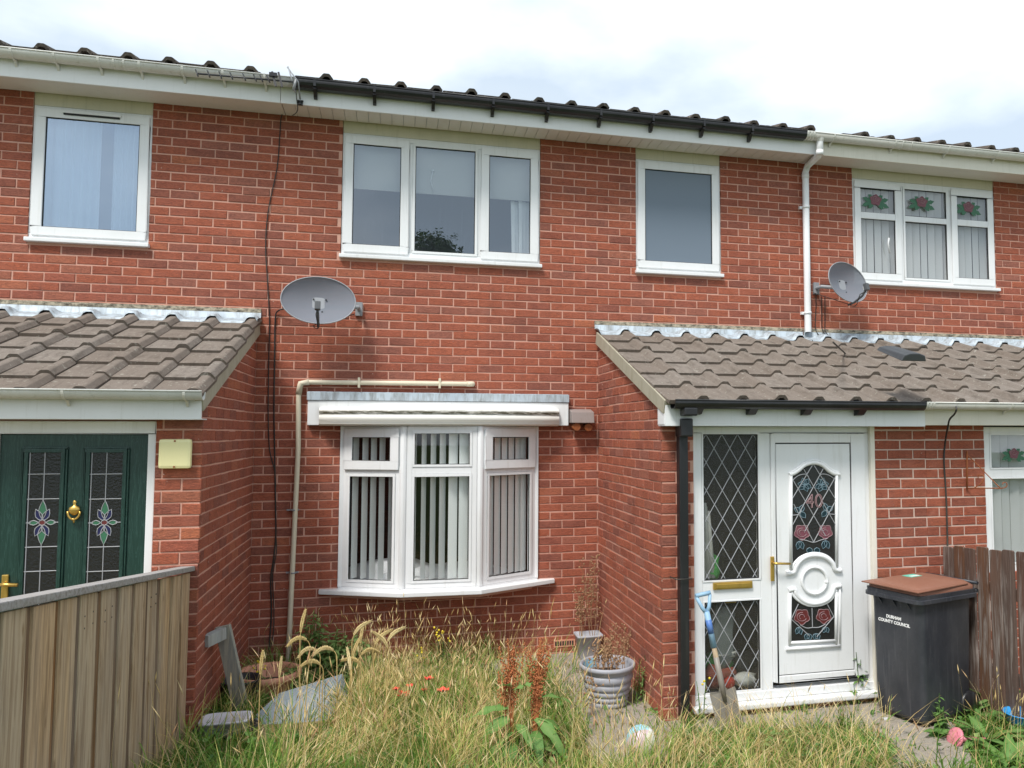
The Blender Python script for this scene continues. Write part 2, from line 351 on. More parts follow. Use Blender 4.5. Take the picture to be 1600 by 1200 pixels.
def glass(name, tint, gloss_rough=.0, ior=1.5, bumpy=0, boost=1.0, film=None, coat=(1,1,1,1)):
    t = NT(name); tr = t.n('ShaderNodeBsdfTransparent'); tr.inputs[0].default_value = tint
    gl = t.n('ShaderNodeBsdfGlossy'); gl.inputs['Roughness'].default_value = gloss_rough; gl.inputs[0].default_value = coat
    fr = t.n('ShaderNodeFresnel'); fr.inputs[0].default_value = ior
    if bumpy:
        b = t.bump(t.noise(t.pos(), bumpy, 3, .6), .55, .01); t.l(b, gl.inputs['Normal']); t.l(b, fr.inputs['Normal'])
    front = t.math('SUBTRACT', 1.0, t.n('ShaderNodeNewGeometry').outputs['Backfacing'])
    mx = t.n('ShaderNodeMixShader'); t.l(t.math('MULTIPLY', front, t.math('MINIMUM', t.math('MULTIPLY', fr.outputs[0], boost), .95)), mx.inputs[0]); t.l(tr.outputs[0], mx.inputs[1]); t.l(gl.outputs[0], mx.inputs[2]); last = mx.outputs[0]
    if film:
        df = t.n('ShaderNodeBsdfDiffuse'); df.inputs[0].default_value = film[0]; m2 = t.n('ShaderNodeMixShader'); m2.inputs[0].default_value = film[1]
        t.l(last, m2.inputs[1]); t.l(df.outputs[0], m2.inputs[2]); last = m2.outputs[0]
    t.l(last, t.out.inputs[0])
glass('glass', (.96, .975, .975, 1), 0, 1.52, 0, 5.0, None, (.88, .94, 1, 1))
glass('glass_bay', (.99, .995, .995, 1), 0, 1.52, 0, 1.3)
glass('glass_porch', (.99, .995, .99, 1), 0, 1.52, 0, 2.2)
glass('glass_coated', (.8, .86, .9, 1), 0, 1.52, 0, 8.5, None, (.70, .83, .98, 1))
glass('glass_pattern', (.86, .86, .83, 1), .1, 1.5, 55, .8, ((.30, .28, .25, 1), .05))
glass('glass_dark', (.10, .10, .10, 1), .1, 1.5, 70, 1.3, ((.05, .05, .048, 1), .25))
glass('glass_frost', (.35, .4, .45, 1), .22, 1.5, 0, 2.6, ((.20, .25, .31, 1), .8))
glass('sheet_clear', (.86, .89, .9, 1), .25, 1.45, 0, 1.5, ((.34, .39, .43, 1), .62))
glass('dish_mesh', (1, 1, 1, 1), .5, 1.2, 0, 0.3, ((.225, .24, .275, 1), .78))
glass('came_net', (1, 1, 1, 1), .5, 1.2, 0, 1.0, ((.26, .29, .34, 1), .74))

def leafm(name, stops, tr=.3):
    t = NT(name); r = t.attr('rnd'); c = t.ramp(r, stops)
    d = t.n('ShaderNodeBsdfPrincipled'); t.l(c, d.inputs['Base Color']); d.inputs['Roughness'].default_value = .6; d.inputs['Specular IOR Level'].default_value = .3
    q = t.n('ShaderNodeBsdfTranslucent'); t.l(c, q.inputs[0]); mx = t.n('ShaderNodeMixShader'); mx.inputs[0].default_value = tr
    t.l(d.outputs[0], mx.inputs[1]); t.l(q.outputs[0], mx.inputs[2]); t.l(mx.outputs[0], t.out.inputs[0])
leafm('grass_green', [(0, (.085,.19,.03)), (.35, (.16,.31,.05)), (.6, (.30,.41,.085)), (.8, (.52,.47,.15)), (1, (.68,.54,.24))])
leafm('grass_dry', [(0, (.52,.38,.13)), (.3, (.66,.49,.21)), (.6, (.74,.58,.28)), (.85, (.80,.68,.40)), (1, (.60,.36,.19))])
leafm('wheat', [(0, (.62,.45,.17)), (.5, (.72,.56,.25)), (1, (.80,.67,.38))])
leafm('leaf_green', [(0, (.065,.14,.035)), (.4, (.11,.22,.06)), (.7, (.16,.30,.08)), (1, (.28,.38,.13))])
leafm('leaf_dock', [(0, (.09,.20,.045)), (.5, (.15,.30,.075)), (1, (.27,.40,.14))])
leafm('leaf_dark', [(0, (.03,.06,.022)), (.5, (.05,.095,.03)), (1, (.09,.14,.05))])
def soil():
    t = NT('soil'); p = t.pos(); n1 = t.noise(p, 2.2, 6, .6); n2 = t.noise(p, 60, 4, .7); n3 = t.noise(p, 14, 4)
    c = t.mixc(n1, (.30, .235, .12, 1), (.42, .34, .18, 1)); c = t.mixc(t.ramp(n3, [(.45, GRAY(0)), (.7, GRAY(.7))]), c, (.10, .12, .035, 1))
    c = t.mixc(t.ramp(n2, [(.4, GRAY(0)), (.7, GRAY(.5))]), c, (.09, .07, .045, 1))
    g = t.n('ShaderNodeNewGeometry'); sx = t.n('ShaderNodeSeparateXYZ'); t.l(g.outputs['Position'], sx.inputs[0])
    far = t.ramp(t.math('ADD', t.math('MULTIPLY', sx.outputs['Y'], -.25), -.6), [(.3, GRAY(0)), (.6, GRAY(1))])
    c = t.mixc(far, c, t.mixc(n1, (.05, .085, .025, 1), (.10, .13, .045, 1)))
    t.bsdf(c, .95, t.bump(n2, .8, .02), spec=.1)
soil(); paint('dark_soil', (.06,.042,.03,1), .95, .6, (.14,.10,.07,1), 30)
def concrete():
    t = NT('concrete'); p = t.pos(); n1 = t.noise(p, 3, 6, .65); n2 = t.noise(p, 90, 4, .7); n3 = t.noise(p, 22, 4, .6)
    c = t.mixc(n1, (.27, .235, .195, 1), (.42, .38, .33, 1)); c = t.mixc(t.ramp(n2, [(.42, GRAY(0)), (.72, GRAY(.6))]), c, (.19, .16, .13, 1))
    c = t.mixc(t.ramp(n3, [(.55, GRAY(0)), (.75, GRAY(.5))]), c, (.16, .14, .09, 1))
    t.bsdf(c, .95, t.bump(n2, .7, .008), spec=.15)
concrete()
def stained_upvc():
    t = NT('upvc_mould'); n1 = t.noise(t.pos((3,3,40)), 3, 5, .7); g = t.n('ShaderNodeNewGeometry'); s = t.n('ShaderNodeSeparateXYZ'); t.l(g.outputs['Position'], s.inputs[0])
    band = t.ramp(t.math('ADD', t.math('MULTIPLY', t.math('SUBTRACT', s.outputs['Z'], 2.29), 9.0), .5), [(.25, GRAY(0)), (.47, GRAY(1)), (.53, GRAY(1)), (.75, GRAY(0))])
    k = t.math('MULTIPLY', t.ramp(t.noise(t.pos((2.5,2.5,14)), 4, 5, .7), [(.36, GRAY(0)), (.55, GRAY(.95))]), band)
    c = t.mixc(t.ramp(n1, [(.5, GRAY(0)), (.8, GRAY(.2))]), (.78, .77, .72, 1), (.5, .45, .3, 1)); c = t.mixc(k, c, (.07, .065, .025, 1))
    t.bsdf(c, .4)
stained_upvc()
M = MAT

def textmesh(name, cu):
    tmp = bpy.data.objects.new(name, cu); COL.objects.link(tmp); bpy.context.view_layer.update()
    me = bpy.data.meshes.new_from_object(tmp.evaluated_get(bpy.context.evaluated_depsgraph_get())); bpy.data.objects.remove(tmp); bpy.data.curves.remove(cu); me.name = name
    return link(name, me)
# ------------------------------------------------------------------ ground
def ground_sheet():
    b = MB()
    xs = [-60, -25, -8, -4] + [-2.5+.25*i for i in range(53)] + [12, 16, 30, 60]
    ys = [-90, -60, -40, -25, -15, -10, -8] + [-6+.2*i for i in range(31)] + [.3, 10, 40, 90]
    for y in ys:
        for x in xs: b.v.append((x, y, ground(x, y) if y < .3 else .04))
    n = len(xs)
    for j in range(len(ys)-1):
        for i in range(n-1): b.f.append((j*n+i, j*n+i+1, (j+1)*n+i+1, (j+1)*n+i)); b.m.append(0); b.sm.append(True)
    return tag(b.build('ground', M['soil']), 'sandy garden soil under the long dry grass', kind='structure')
ground_sheet()
PATHS = []
def path_poly(pix, name, label, lift=.018):
    P = [atG(*q) for q in pix]; PATHS.append([(p.x, p.y) for p in P])
    bm = bmesh.new(); vs = [bm.verts.new((p.x, p.y, 0)) for p in P]; bm.faces.new(vs)
    bmesh.ops.triangulate(bm, faces=bm.faces); 
    for _ in range(4): bmesh.ops.subdivide_edges(bm, edges=bm.edges, cuts=1, use_grid_fill=True)
    for v in bm.verts: v.co.z = ground(v.co.x, v.co.y)+lift
    me = bpy.data.meshes.new(name); bmesh.ops.recalc_face_normals(bm, faces=bm.faces); bm.to_mesh(me); bm.free()
    if me.polygons and me.polygons[0].normal.z < 0: me.flip_normals()
    me.materials.append(M['concrete']); return tag(link(name, me), label, kind='structure')
path_poly([(600,1047),(740,1041),(905,1012),(940,1022),(1062,1112),(1085,1128),(1058,1152),(1040,1200),(930,1200),(905,1140),(870,1085),(820,1062),(700,1062),(610,1062)], 'concrete_path', 'worn concrete path along the bay wall and past the grey pots')
path_poly([(1088,1112),(1240,1090),(1380,1072),(1470,1110),(1500,1150),(1530,1215),(1390,1215),(1390,1165),(1330,1140),(1180,1142),(1085,1150)], 'concrete_path', 'worn concrete slab in front of the white door and the bin')

# ------------------------------------------------------------------ houses
H = {}
GH = 'terraced brick houses in one row'
H['left'] = thing('brick_house', 'left red brick terraced house with green front door and white gutter', 'house', (-.5, 0, .05), 0, GH)
H['mid'] = thing('brick_house', 'middle red brick terraced house numbered 40 with black gutter and bay window', 'house', (3.6, 0, .05), 0, GH)
H['right'] = thing('brick_house', 'right red brick terraced house with rose film on its window panes', 'house', (8, 0, .05), 0, GH)
for h in H.values(): h.matrix_world = Matrix.Translation(h.location)
def PB(mb, name, mats, parent, **k):
    """build in world coordinates, then parent keeping the world place"""
    o = mb.build(name, mats, None, **k); settle(o, parent); return o
def settle(o, parent):
    o.parent = parent
    p = Matrix.Identity(4); q = parent
    while q is not None: p = q.matrix_basis @ p if q.parent is None else q.matrix_parent_inverse @ q.matrix_basis @ p; q = q.parent
    # parents are translations only (or identity meshes)
    o.matrix_parent_inverse = p.inverted()
def party(X): return 'left' if X < 1.12 else ('mid' if X < 6.16 else 'right')
# brick laying -------------------------------------------------------
BV = []
NV = 60
for i in range(NV):
    q = random.Random(100+i); b = MB(); hx, hz, c = .1075, .0325, .004
    ring = lambda x, z, y: [(-x+q.uniform(-.0012,.0012), y, -z+q.uniform(-.0012,.0012)), (0+q.uniform(-.02,.02), y, -z+q.uniform(-.0016,.001)), (x+q.uniform(-.0012,.0012), y, -z+q.uniform(-.0012,.0012)),
                            (x+q.uniform(-.0012,.0012), y, z+q.uniform(-.0012,.0012)), (0+q.uniform(-.02,.02), y, z+q.uniform(-.001,.0016)), (-x+q.uniform(-.0012,.0012), y, z+q.uniform(-.0012,.0012))]
    f = q.uniform(-.002, .0015)
    r0 = ring(hx, hz, .03); r1 = ring(hx, hz, f+c); r2 = ring(hx-c, hz-c, f)
    b.add(r0+r1+r2, [(k, (k+1) % 6, 6+(k+1) % 6, 6+k) for k in range(6)]+[(6+k, 6+(k+1) % 6, 12+(k+1) % 6, 12+k) for k in range(6)]+[tuple(range(12, 18))])
    b.att = [(i+.5)/NV]*18; BV.append((b.v, b.f, (i+.5)/NV))
BM = {}
def brick_mesh(i, mat):
    if (i, mat) not in BM:
        b = MB(); b.v, b.f = BV[i][0], BV[i][1]; b.m = [0]*len(b.f); b.sm = [False]*len(b.f); b.att = [BV[i][2]]*18; BM[i, mat] = b.mesh('brick', M[mat])
    return BM[i, mat]
BR = {'left': [], 'mid': [], 'right': []}
def lay(house, L, spans, place, rot, mat, half=0., phase0=0.):
    """course between brick lines L and L+1; spans along u; place(u)->(x,y)"""
    z = .075*(63.5-L-.5); ph = phase0 if L % 2 == 0 else phase0+.1125
    for a, b in spans:
        k0 = math.floor((a-ph)/.225); k1 = math.ceil((b-ph)/.225)
        for k in range(k0, k1):
            u0 = max(a, ph+k*.225+.005); u1 = min(b, ph+(k+1)*.225-.005)
            if u1-u0 < .028: continue
            u = (u0+u1)/2; x, y = place(u)
            hs = house or party(x)
            j = nrg.normal(0, .0011)
            BR[hs].append((x, y, z+nrg.normal(0, .0012), rot, (u1-u0)/.215*(1+nrg.normal(0,.006)), nrg.integers(NV), mat))
PY = -1.83          # front face of the porches
PR = [(-.7, .0)]
# openings on the main wall: x0, x1, z0, z1
WIN = dict(win1=(-.805, .075, 3.655, 4.905), win2=(1.60, 3.385, 3.655, 4.905), win3=(4.325, 5.213, 3.655, 4.905), win4=(6.70, 8.465, 3.66, 4.905), bay=(1.63, 3.375, .765, 2.19))
def cut(spans, a, b):
    o = []
    for s, e in spans:
        if b <= s or a >= e: o.append((s, e)); continue
        if a > s: o.append((s, a))
        if b < e: o.append((b, e))
    return o
XL, XR = -2.6, 10.6
PLx, PRx = .935, 3.943       # inner side walls of the two porches
for Lc in range(-2, 64):
    zc = .075*(63.5-Lc-.5); z0, z1 = zc-.0375, zc+.0375
    if z1 > 4.92: continue
    sp = [(XL, XR)]
    for x0, x1, a, b in WIN.values():
        if z1 > a+.03 and z0 < b-.03: sp = cut(sp, x0, x1)
    if zc < 3.11: sp = cut(sp, XL-1, PLx); sp = cut(sp, PRx, XR+1)
    lay(None, Lc, sp, lambda u: (u, 0), 0, 'brick')
def slope_z(Y): return 3.02+.372*Y   # underside of the porch roof
for Lc in range(20, 64):
    zc = .075*(63.5-Lc-.5)
    ymax = min(-.002, (zc+.01-3.02)/.372) if zc > slope_z(PY) else None
    y_hi = -.004; y_lo = PY+.006
    # the slope: keep y where slope_z(y) > zc
    lim = (zc+.005-3.02)/.372
    lo = max(y_lo, lim)
    if lo < y_hi-.03:
        lay('left', Lc, [(-y_hi, -lo)], lambda u: (PLx, -u), 'E', 'brick', phase0=.0)
        lay('mid', Lc, [(-y_hi, -lo)], lambda u: (PRx, -u), 'W', 'brick', phase0=.06)
    if zc < 2.19:
        lay('left', Lc, [(XL, -.275), (.675, PLx+.004)], lambda u: (u, PY), 0, 'brick', phase0=PLx+.004)
        sp = [(PRx-.004, 4.185)] if zc > .14 else [(PRx-.004, 5.66)]
        lay('mid', Lc, sp, lambda u: (u, PY), 0, 'brick', phase0=PRx-.004)
        lay('mid', Lc, [(5.665, 6.12)], lambda u: (u, PY), 0, 'brick_warm', phase0=5.67)
        lay('right', Lc, [(6.12, 6.665)] + ([(6.665, 8.5)] if zc < 1.0 else []) + [(8.5, XR)], lambda u: (u, PY), 0, 'brick_warm', phase0=5.67)
ROT = {0: 0, 'E': math.pi/2, 'W': -math.pi/2}
for hs, lst in BR.items():
    def size_seen(q):
        x, y, z, rot, s, i, mat = q
        u, v, k = project((x, y, z))
        if not (4 < u < 1596 and 4 < v < 1196): return 0
        nrm = {0: Vector((0,-1,0)), 'E': Vector((1,0,0)), 'W': Vector((-1,0,0))}[rot]
        d = CAM-Vector((x, y, z)); c = max(0, nrm.dot(d.normalized()))
        if rot == 0 and y > -.5:
            # hidden behind the porches
            t = (PY-CAM.y)/(y-CAM.y); p = CAM+(Vector((x,y,z))-CAM)*t
            if (p.x < PLx or p.x > PRx) and p.z < 2.75: return 0
            if z < .42: return 0
        if z < .3: return 0
        if hs == 'left' and y < -.5 and z < 1.25: return 0.1*c
        if 1450 < u < 1600 and v > 850 or 1370 < u < 1540 and v > 900: return 0
        return s*c/d.length_squared
    order = sorted(range(len(lst)), key=lambda i: -size_seen(lst[i]))
    single = order[:300]; rest = order[300:]
    for i in single:
        x, y, z, rot, s, vi, mat = lst[i]
        o = bpy.data.objects.new('brick', brick_mesh(int(vi), mat)); COL.objects.link(o)
        o.parent = H[hs]; o.matrix_parent_inverse = H[hs].matrix_basis.inverted()
        o.location = (x, y, z); o.rotation_euler = (0, 0, ROT[rot]); o.scale = (s, 1, 1)
    for mat in ('brick', 'brick_warm'):
        b = MB(); b.att = []
        for i in rest:
            x, y, z, rot, s, vi, mt = lst[i]
            if mt != mat: continue
            vs, fs, rv = BV[int(vi)]; c, sn = math.cos(ROT[rot]), math.sin(ROT[rot])
            b.add([(x+vx*s*c-vy*sn, y+vx*s*sn+vy*c, z+vz) for vx, vy, vz in vs], fs); b.att += [(rv+nrg.uniform(-.5,.5)/NV)]*18
        if b.v:
            o = b.build('brick', M[mat], None, fix=False); settle(o, H[hs]); o['kind'] = 'stuff'
# mortar backing -------------------------------------------------------
def wallgrid(x0, x1, z0, z1, y0, y1, holes):
    b = MB(); xs = sorted({x0, x1, *[q for h in holes for q in h[:2] if x0 < q < x1]}); zs = sorted({z0, z1, *[q for h in holes for q in h[2:] if z0 < q < z1]})
    for i in range(len(xs)-1):
        for j in range(len(zs)-1):
            cx, cz = (xs[i]+xs[i+1])/2, (zs[j]+zs[j+1])/2
            if any(h[0] < cx < h[1] and h[2] < cz < h[3] for h in holes): continue
            b.box(xs[i], xs[i+1], y0, y1, zs[j], zs[j+1])
    return b
RC = .0045
for hs, (a, c) in dict(left=(XL, 1.12), mid=(1.12, 6.16), right=(6.16, XR)).items():
    PB(wallgrid(a, c, -.1, 5.0, RC, .24, [q for q in WIN.values() if q[0] < c and q[1] > a]), 'wall', M['mortar'], H[hs], fix=False)
def sidewall(X, sgn, hs):
    x0 = X-sgn*RC; x1 = X-sgn*.10
    b = MB(); poly = [(x0, -.001, -.1), (x0, PY+RC, -.1), (x0, PY+RC, slope_z(PY)), (x0, -.001, slope_z(0))]
    b.prism(poly, (x1-x0, 0, 0)); PB(b, 'porch_wall', M['mortar'], H[hs])
sidewall(PLx, 1, 'left'); sidewall(PRx, -1, 'mid')
PB(MB().box(.675, PLx-.10-.001, PY+RC, PY+.1, -.1, 2.3).box(XL, -.275, PY+RC, PY+.1, -.1, 2.3), 'porch_wall', M['mortar'], H['left'], fix=False)
PB(MB().box(PRx+.10+.001, 4.185, PY+RC, PY+.1, -.1, 2.3).box(5.665, 6.12, PY+RC, PY+.1, -.1, 2.3, 1).box(4.185, 5.665, PY+.03, PY+.12, -.1, .165), 'porch_wall', [M['mortar'], M['mortar_pale']], H['mid'], fix=False)
PB(MB().box(6.12, 6.665, PY+RC, PY+.1, -.1, 2.3).box(8.5, XR, PY+RC, PY+.1, -.1, 2.3).box(6.665, 8.5, PY+RC, PY+.1, -.1, 1.0), 'porch_wall', M['mortar_pale'], H['right'], fix=False)

# ------------------------------------------------------------------ windows
def frame_bars(b, x0, x1, z0, z1, t, y0, y1, mat=0):
    """picture frame of four bars, butted"""
    b.box(x0, x1, y0, y1, z1-t, z1, mat); b.box(x0, x1, y0, y1, z0, z0+t, mat)
    b.box(x0, x0+t, y0, y1, z0+t, z1-t, mat); b.box(x1-t, x1, y0, y1, z0+t, z1-t, mat)
def room(house, x0, x1, z0, z1, y0, depth, mat='room', name='room_interior'):
    b = MB(); t = .02
    b.box(x0-t, x1+t, y0+depth, y0+depth+t, z0, z1); b.box(x0-t, x0, y0, y0+depth, z0, z1); b.box(x1, x1+t, y0, y0+depth, z0, z1)
    b.box(x0-t, x1+t, y0, y0+depth+t, z1, z1+t); b.box(x0-t, x1+t, y0, y0+depth+t, z0-t, z0)
    return PB(b, name, M[mat], house, fix=False)
def upper_window(house, key, splits, casement, label, gl='glass', zt=4.79, transom=None):
    x0, x1, z0, z1 = WIN[key]; z0f = z0+.035
    b = MB(); frame_bars(b, x0+.004, x1-.004, z0f, zt, .045, .012, .08)
    for s in splits: b.box(s-.028, s+.028, .014, .08, z0f+.045, zt-.045)
    fr = PB(b, 'window', M['upvc'], house, bevel=.004); tag(fr, label)
    PB(MB().box(x0-.01, x1+.012, -.045, .06, z0, z0+.033), 'sill', M['upvc'], fr, bevel=.006)
    PB(MB().box(x0+.004, x1-.004, .014, .09, zt+.002, z1), 'head_panel', M['panel_cream'], fr)
    ed = [x0+.045]+[q for s in splits for q in (s-.028, s+.028)]+[x1-.045]
    for i in range(len(splits)+1):
        a, c = ed[2*i], ed[2*i+1]; zb, zu = z0f+.045, zt-.045
        if casement[i]:
            b = MB(); a -= .022; c += .022; zb -= .022; zu += .022; frame_bars(b, a, c, zb, zu, .072, -.006, .011)
            bars = []
            if transom: b.box(a+.072, c-.072, -.005, .01, transom-.035, transom+.035)
            PB(b, 'casement', M['upvc'], fr, bevel=.007); a += .072; c -= .072; zb += .072; zu -= .072
            yp = .006
        else:
            b = MB(); frame_bars(b, a, c, zb, zu, .022, .006, .013)
            if transom: b.box(a+.022, c-.022, .006, .03, transom-.03, transom+.03)
            PB(b, 'glazing_bead', M['upvc'], fr, bevel=.004); a += .022; c -= .022; zb += .022; zu -= .022; yp = .02
        cells = [(zb, zu)] if not transom else [(zb, transom-.033), (transom+.033, zu)]
        for q0, q1 in cells:
            g = MB(); frame_bars(g, a-.002, c+.002, q0-.002, q1+.002, .008, yp, yp+.006); PB(g, 'gasket', M['seal_black'], fr)
            PB(MB().box(a, c, yp+.007, yp+.013, q0, q1), 'pane', M[gl], fr, fix=False)
    return fr
w1 = upper_window(H['left'], 'win1', [], [1], 'upstairs window with trickle vent reflecting pale sky', 'glass_coated')
PB(MB().box(-.59, -.16, -.022, -.006, 4.735, 4.758), 'trickle_vent', M['upvc'], w1, bevel=.004)
PB(MB().box(-.58, -.17, -.02, -.006, 4.722, 4.734), 'vent_slot', M['seal_black'], w1)
for xa, xb in ((-.78, -.33), (-.24, .05)):
    b = MB(); nn = 40; vs = []
    for i in range(nn+1):
        x = xa+(xb-xa)*i/nn; yy = .10+.018*math.sin(i*1.05)+.006*math.sin(i*2.7)
        vs += [(x, yy, 3.69), (x+(.06 if xa < -.5 else -.05)*0, yy, 4.76), (x, yy+.002, 3.69), (x, yy+.002, 4.76)]
    b.add(vs, [(4*i, 4*i+4, 4*i+5, 4*i+1) for i in range(nn)]+[(4*i+2, 4*i+3, 4*i+7, 4*i+6) for i in range(nn)], 0, True); PB(b, 'curtain', M['curtain_white'], w1, fix=False)
w2 = upper_window(H['mid'], 'win2', [2.185, 2.825], [1, 0, 1], 'upstairs three pane window with half drawn blinds')
for a, c in ((1.66, 2.17), (2.2, 2.81), (2.84, 3.34)): PB(MB().box(a, c, .10, .104, 4.33, 4.75).box(a, c, .097, .107, 4.315, 4.33), 'roller_blind', M['roller_fabric'], w2)
PB(MB().tube([at(676, 266, .088), at(676, 268, .088)], .014, 8).tube([at(676, 268, .088), at(673, 282, .088), at(677, 300, .088)], .005, 6), 'blind_cord', M['curtain_white'], w2)
b = MB()
for i in range(8):
    x = 3.16+i*.03; b.obox((x, .15+.02*math.sin(i*2.1), 3.6), (x+.02*(i-3)*.3, .15+.02*math.sin(i*2.1), 4.32), .034, .012, (0, 1, 0))
PB(b, 'curtain', M['curtain_white'], w2)
room(H['mid'], 1.55, 3.42, 3.6, 4.86, .12, .55, 'room_pale')
w3 = upper_window(H['mid'], 'win3', [], [1], 'small upstairs window with obscured bathroom glass', 'glass_frost')
room(H['mid'], 4.3, 5.25, 3.6, 4.86, .1, .4, 'room')
w4 = upper_window(H['right'], 'win4', [7.285, 7.9], [1, 0, 1], 'upstairs window with rose film panes and vertical blinds', 'glass_porch', transom=4.40)
room(H['right'], 6.6, 8.55, 3.6, 4.86, .11, .6, 'room')
room(H['left'], -.9, .15, 3.6, 4.86, .13, .4, 'room')
def slats(parent, xs, y, z0, z1, width, ang, mat='blind_fabric', name='blind_slat'):
    for i, x in enumerate(xs):
        a = ang[i] if isinstance(ang, (list, tuple)) else ang; dx, dy = math.cos(a)*width/2, math.sin(a)*width/2
        b = MB(); b.add([(x-dx, y-dy, z0), (x+dx, y+dy, z0), (x+dx, y+dy, z1), (x-dx, y-dy, z1), (x-dx, y-dy+.0015, z0), (x+dx, y+dy+.0015, z0), (x+dx, y+dy+.0015, z1), (x-dx, y-dy+.0015, z1)],
                        [(0,1,2,3), (7,6,5,4), (0,4,5,1), (1,5,6,2), (2,6,7,3), (3,7,4,0)]); PB(b, name, M[mat], parent, fix=False)
slats(w4, [6.76+.094*i for i in range(18)], .075, 3.69, 4.76, .076, [-.25-.22*math.sin(i*1.9) for i in range(18)], 'blind_grey')
def rose(parent, cx, cz, y, s, nrm=-1, label=True):
    b = MB()
    for k, (dx, dz, a, l) in enumerate([(-.05,-.005,2.9,.075),(-.055,-.02,3.5,.08),(.05,-.005,.25,.075),(.055,-.02,-.4,.08),(-.03,.02,2.5,.05),(.03,.02,.65,.05),(-.04,-.035,3.9,.05),(.045,-.035,-.8,.05)]):
        pts = []
        for t, wd in ((0,.01),(.3,.022),(.55,.017),(.6,.024),(.8,.012),(1,0)): pts.append((t, wd))
        poly = [(t*l*1.05, wd*.72) for t, wd in pts]+[(t*l*1.05, -wd*.72) for t, wd in reversed(pts[:-1])]
        ca, sa = math.cos(a), math.sin(a)
        b.prism([(cx+s*(dx*.5+u*ca-v*sa), y-.0004*k, cz+s*(dz*.5+u*sa+v*ca)) for u, v in poly], (0, .0003, 0), 0)
    rr = []
    for k in range(22):
        t = 2*math.pi*k/22; r = .043*(1+.14*math.sin(5*t+.4)); rr.append((cx+s*r*math.cos(t), y-.0042, cz+s*(.006+r*.85*math.sin(t))))
    b.prism(rr, (0, .0008, 0), 1)
    for q in range(4):
        c0 = [(cx+s*(.010*q-.012)+s*(.024-.005*q)*math.cos(t*.45+q), y-.0045, cz+s*(.008+.006*(q%2))+s*(.022-.005*q)*math.sin(t*.45+q)) for t in range(11)]
        b.tube(c0, .0016*s, 4, 2, False)
    return PB(b, 'rose_film', [M['film_green'], M['film_rose'], M['came_pink']], parent)
for px_, py_ in ((1368, 314), (1440, 317), (1513, 325)):
    p = at(px_, py_, .004); rose(w4, p.x, p.z, .004, 1.55)
PB(MB().tube([at(1389, 372, -.03), at(1388, 380, -.035), at(1390, 395, -.03)], .009, 6), 'handle', M['upvc'], w4)

# bay window -----------------------------------------------------------
BP = [Vector((1.635, -.005, 0)), Vector((2.165, -.255, 0)), Vector((2.815, -.285, 0)), Vector((3.372, -.005, 0))]
zb0, zb1 = .80, 2.175
bay = None
def facet_box(b, i, u0, u1, z0, z1, d0, d1, mat=0):
    """box on facet i, u in metres along it, d = depth behind (+) the facet line"""
    p, q = BP[i], BP[i+1]; e = (q-p).normalized(); n = Vector((-e.y, e.x, 0))
    f = lambda u, d, z: p+e*u+n*d+Vector((0, 0, z))
    v = [f(u0,d0,z0), f(u1,d0,z0), f(u1,d1,z0), f(u0,d1,z0), f(u0,d0,z1), f(u1,d0,z1), f(u1,d1,z1), f(u0,d1,z1)]
    b.add(v, [(0,3,2,1),(4,5,6,7),(0,1,5,4),(1,2,6,5),(2,3,7,6),(3,0,4,7)], mat)
b = MB()
for p in BP[1:3]: b.tube([p+Vector((0, .03, zb0)), p+Vector((0, .03, zb1))], .036, 10)
b.box(1.632, 1.665, -.02, .08, zb0, zb1); b.box(3.342, 3.374, -.02, .08, zb0, zb1)
LEN = [(BP[i+1]-BP[i]).length for i in range(3)]
ztr = 1.795
def fframe(b, i, u0, u1, z0, z1, t, d0, d1):
    facet_box(b, i, u0, u1, z1-t, z1, d0, d1); facet_box(b, i, u0, u1, z0, z0+t, d0, d1)
    facet_box(b, i, u0, u0+t, z0+t, z1-t, d0, d1); facet_box(b, i, u1-t, u1, z0+t, z1-t, d0, d1)
for i in range(3):
    fframe(b, i, .03, LEN[i]-.03, zb0, zb1, .042, 0, .06)
    facet_box(b, i, .072, LEN[i]-.072, ztr-.03, ztr+.03, .001, .059)
bay = PB(b, 'bay_window', M['upvc'], H['mid'], bevel=.004); tag(bay, 'bowed three light front window with vertical blinds')
for i in range(3):
    a, c = .072, LEN[i]-.072
    zt0, zt1 = ztr+.03, zb1-.042
    if i != 1:
        b = MB(); fframe(b, i, a-.03, c+.03, zt0-.025, zt1+.022, .075, -.02, -.001); PB(b, 'casement', M['upvc'], bay, bevel=.006)
        top = (a+.047, c-.047, zt0+.052, zt1-.055, -.008)
    else:
        b = MB(); fframe(b, i, a, c, zt0, zt1, .02, -.006, -.001); PB(b, 'glazing_bead', M['upvc'], bay, bevel=.003); top = (a+.02, c-.02, zt0+.02, zt1-.02, .01)
    b = MB(); fframe(b, i, a, c, zb0+.042, ztr-.03, .022, -.006, -.001); PB(b, 'glazing_bead', M['upvc'], bay, bevel=.003)
    low = (a+.022, c-.022, zb0+.064, ztr-.052, .01)
    for (u0, u1, q0, q1, d) in (top, low):
        b = MB(); fframe(b, i, u0-.002, u1+.002, q0-.002, q1+.002, .007, d-.004, d+.002); PB(b, 'gasket', M['seal_black'], bay)
        b = MB(); facet_box(b, i, u0, u1, q0, q1, d+.002, d+.008); PB(b, 'pane', M['glass_bay'], bay, fix=False)
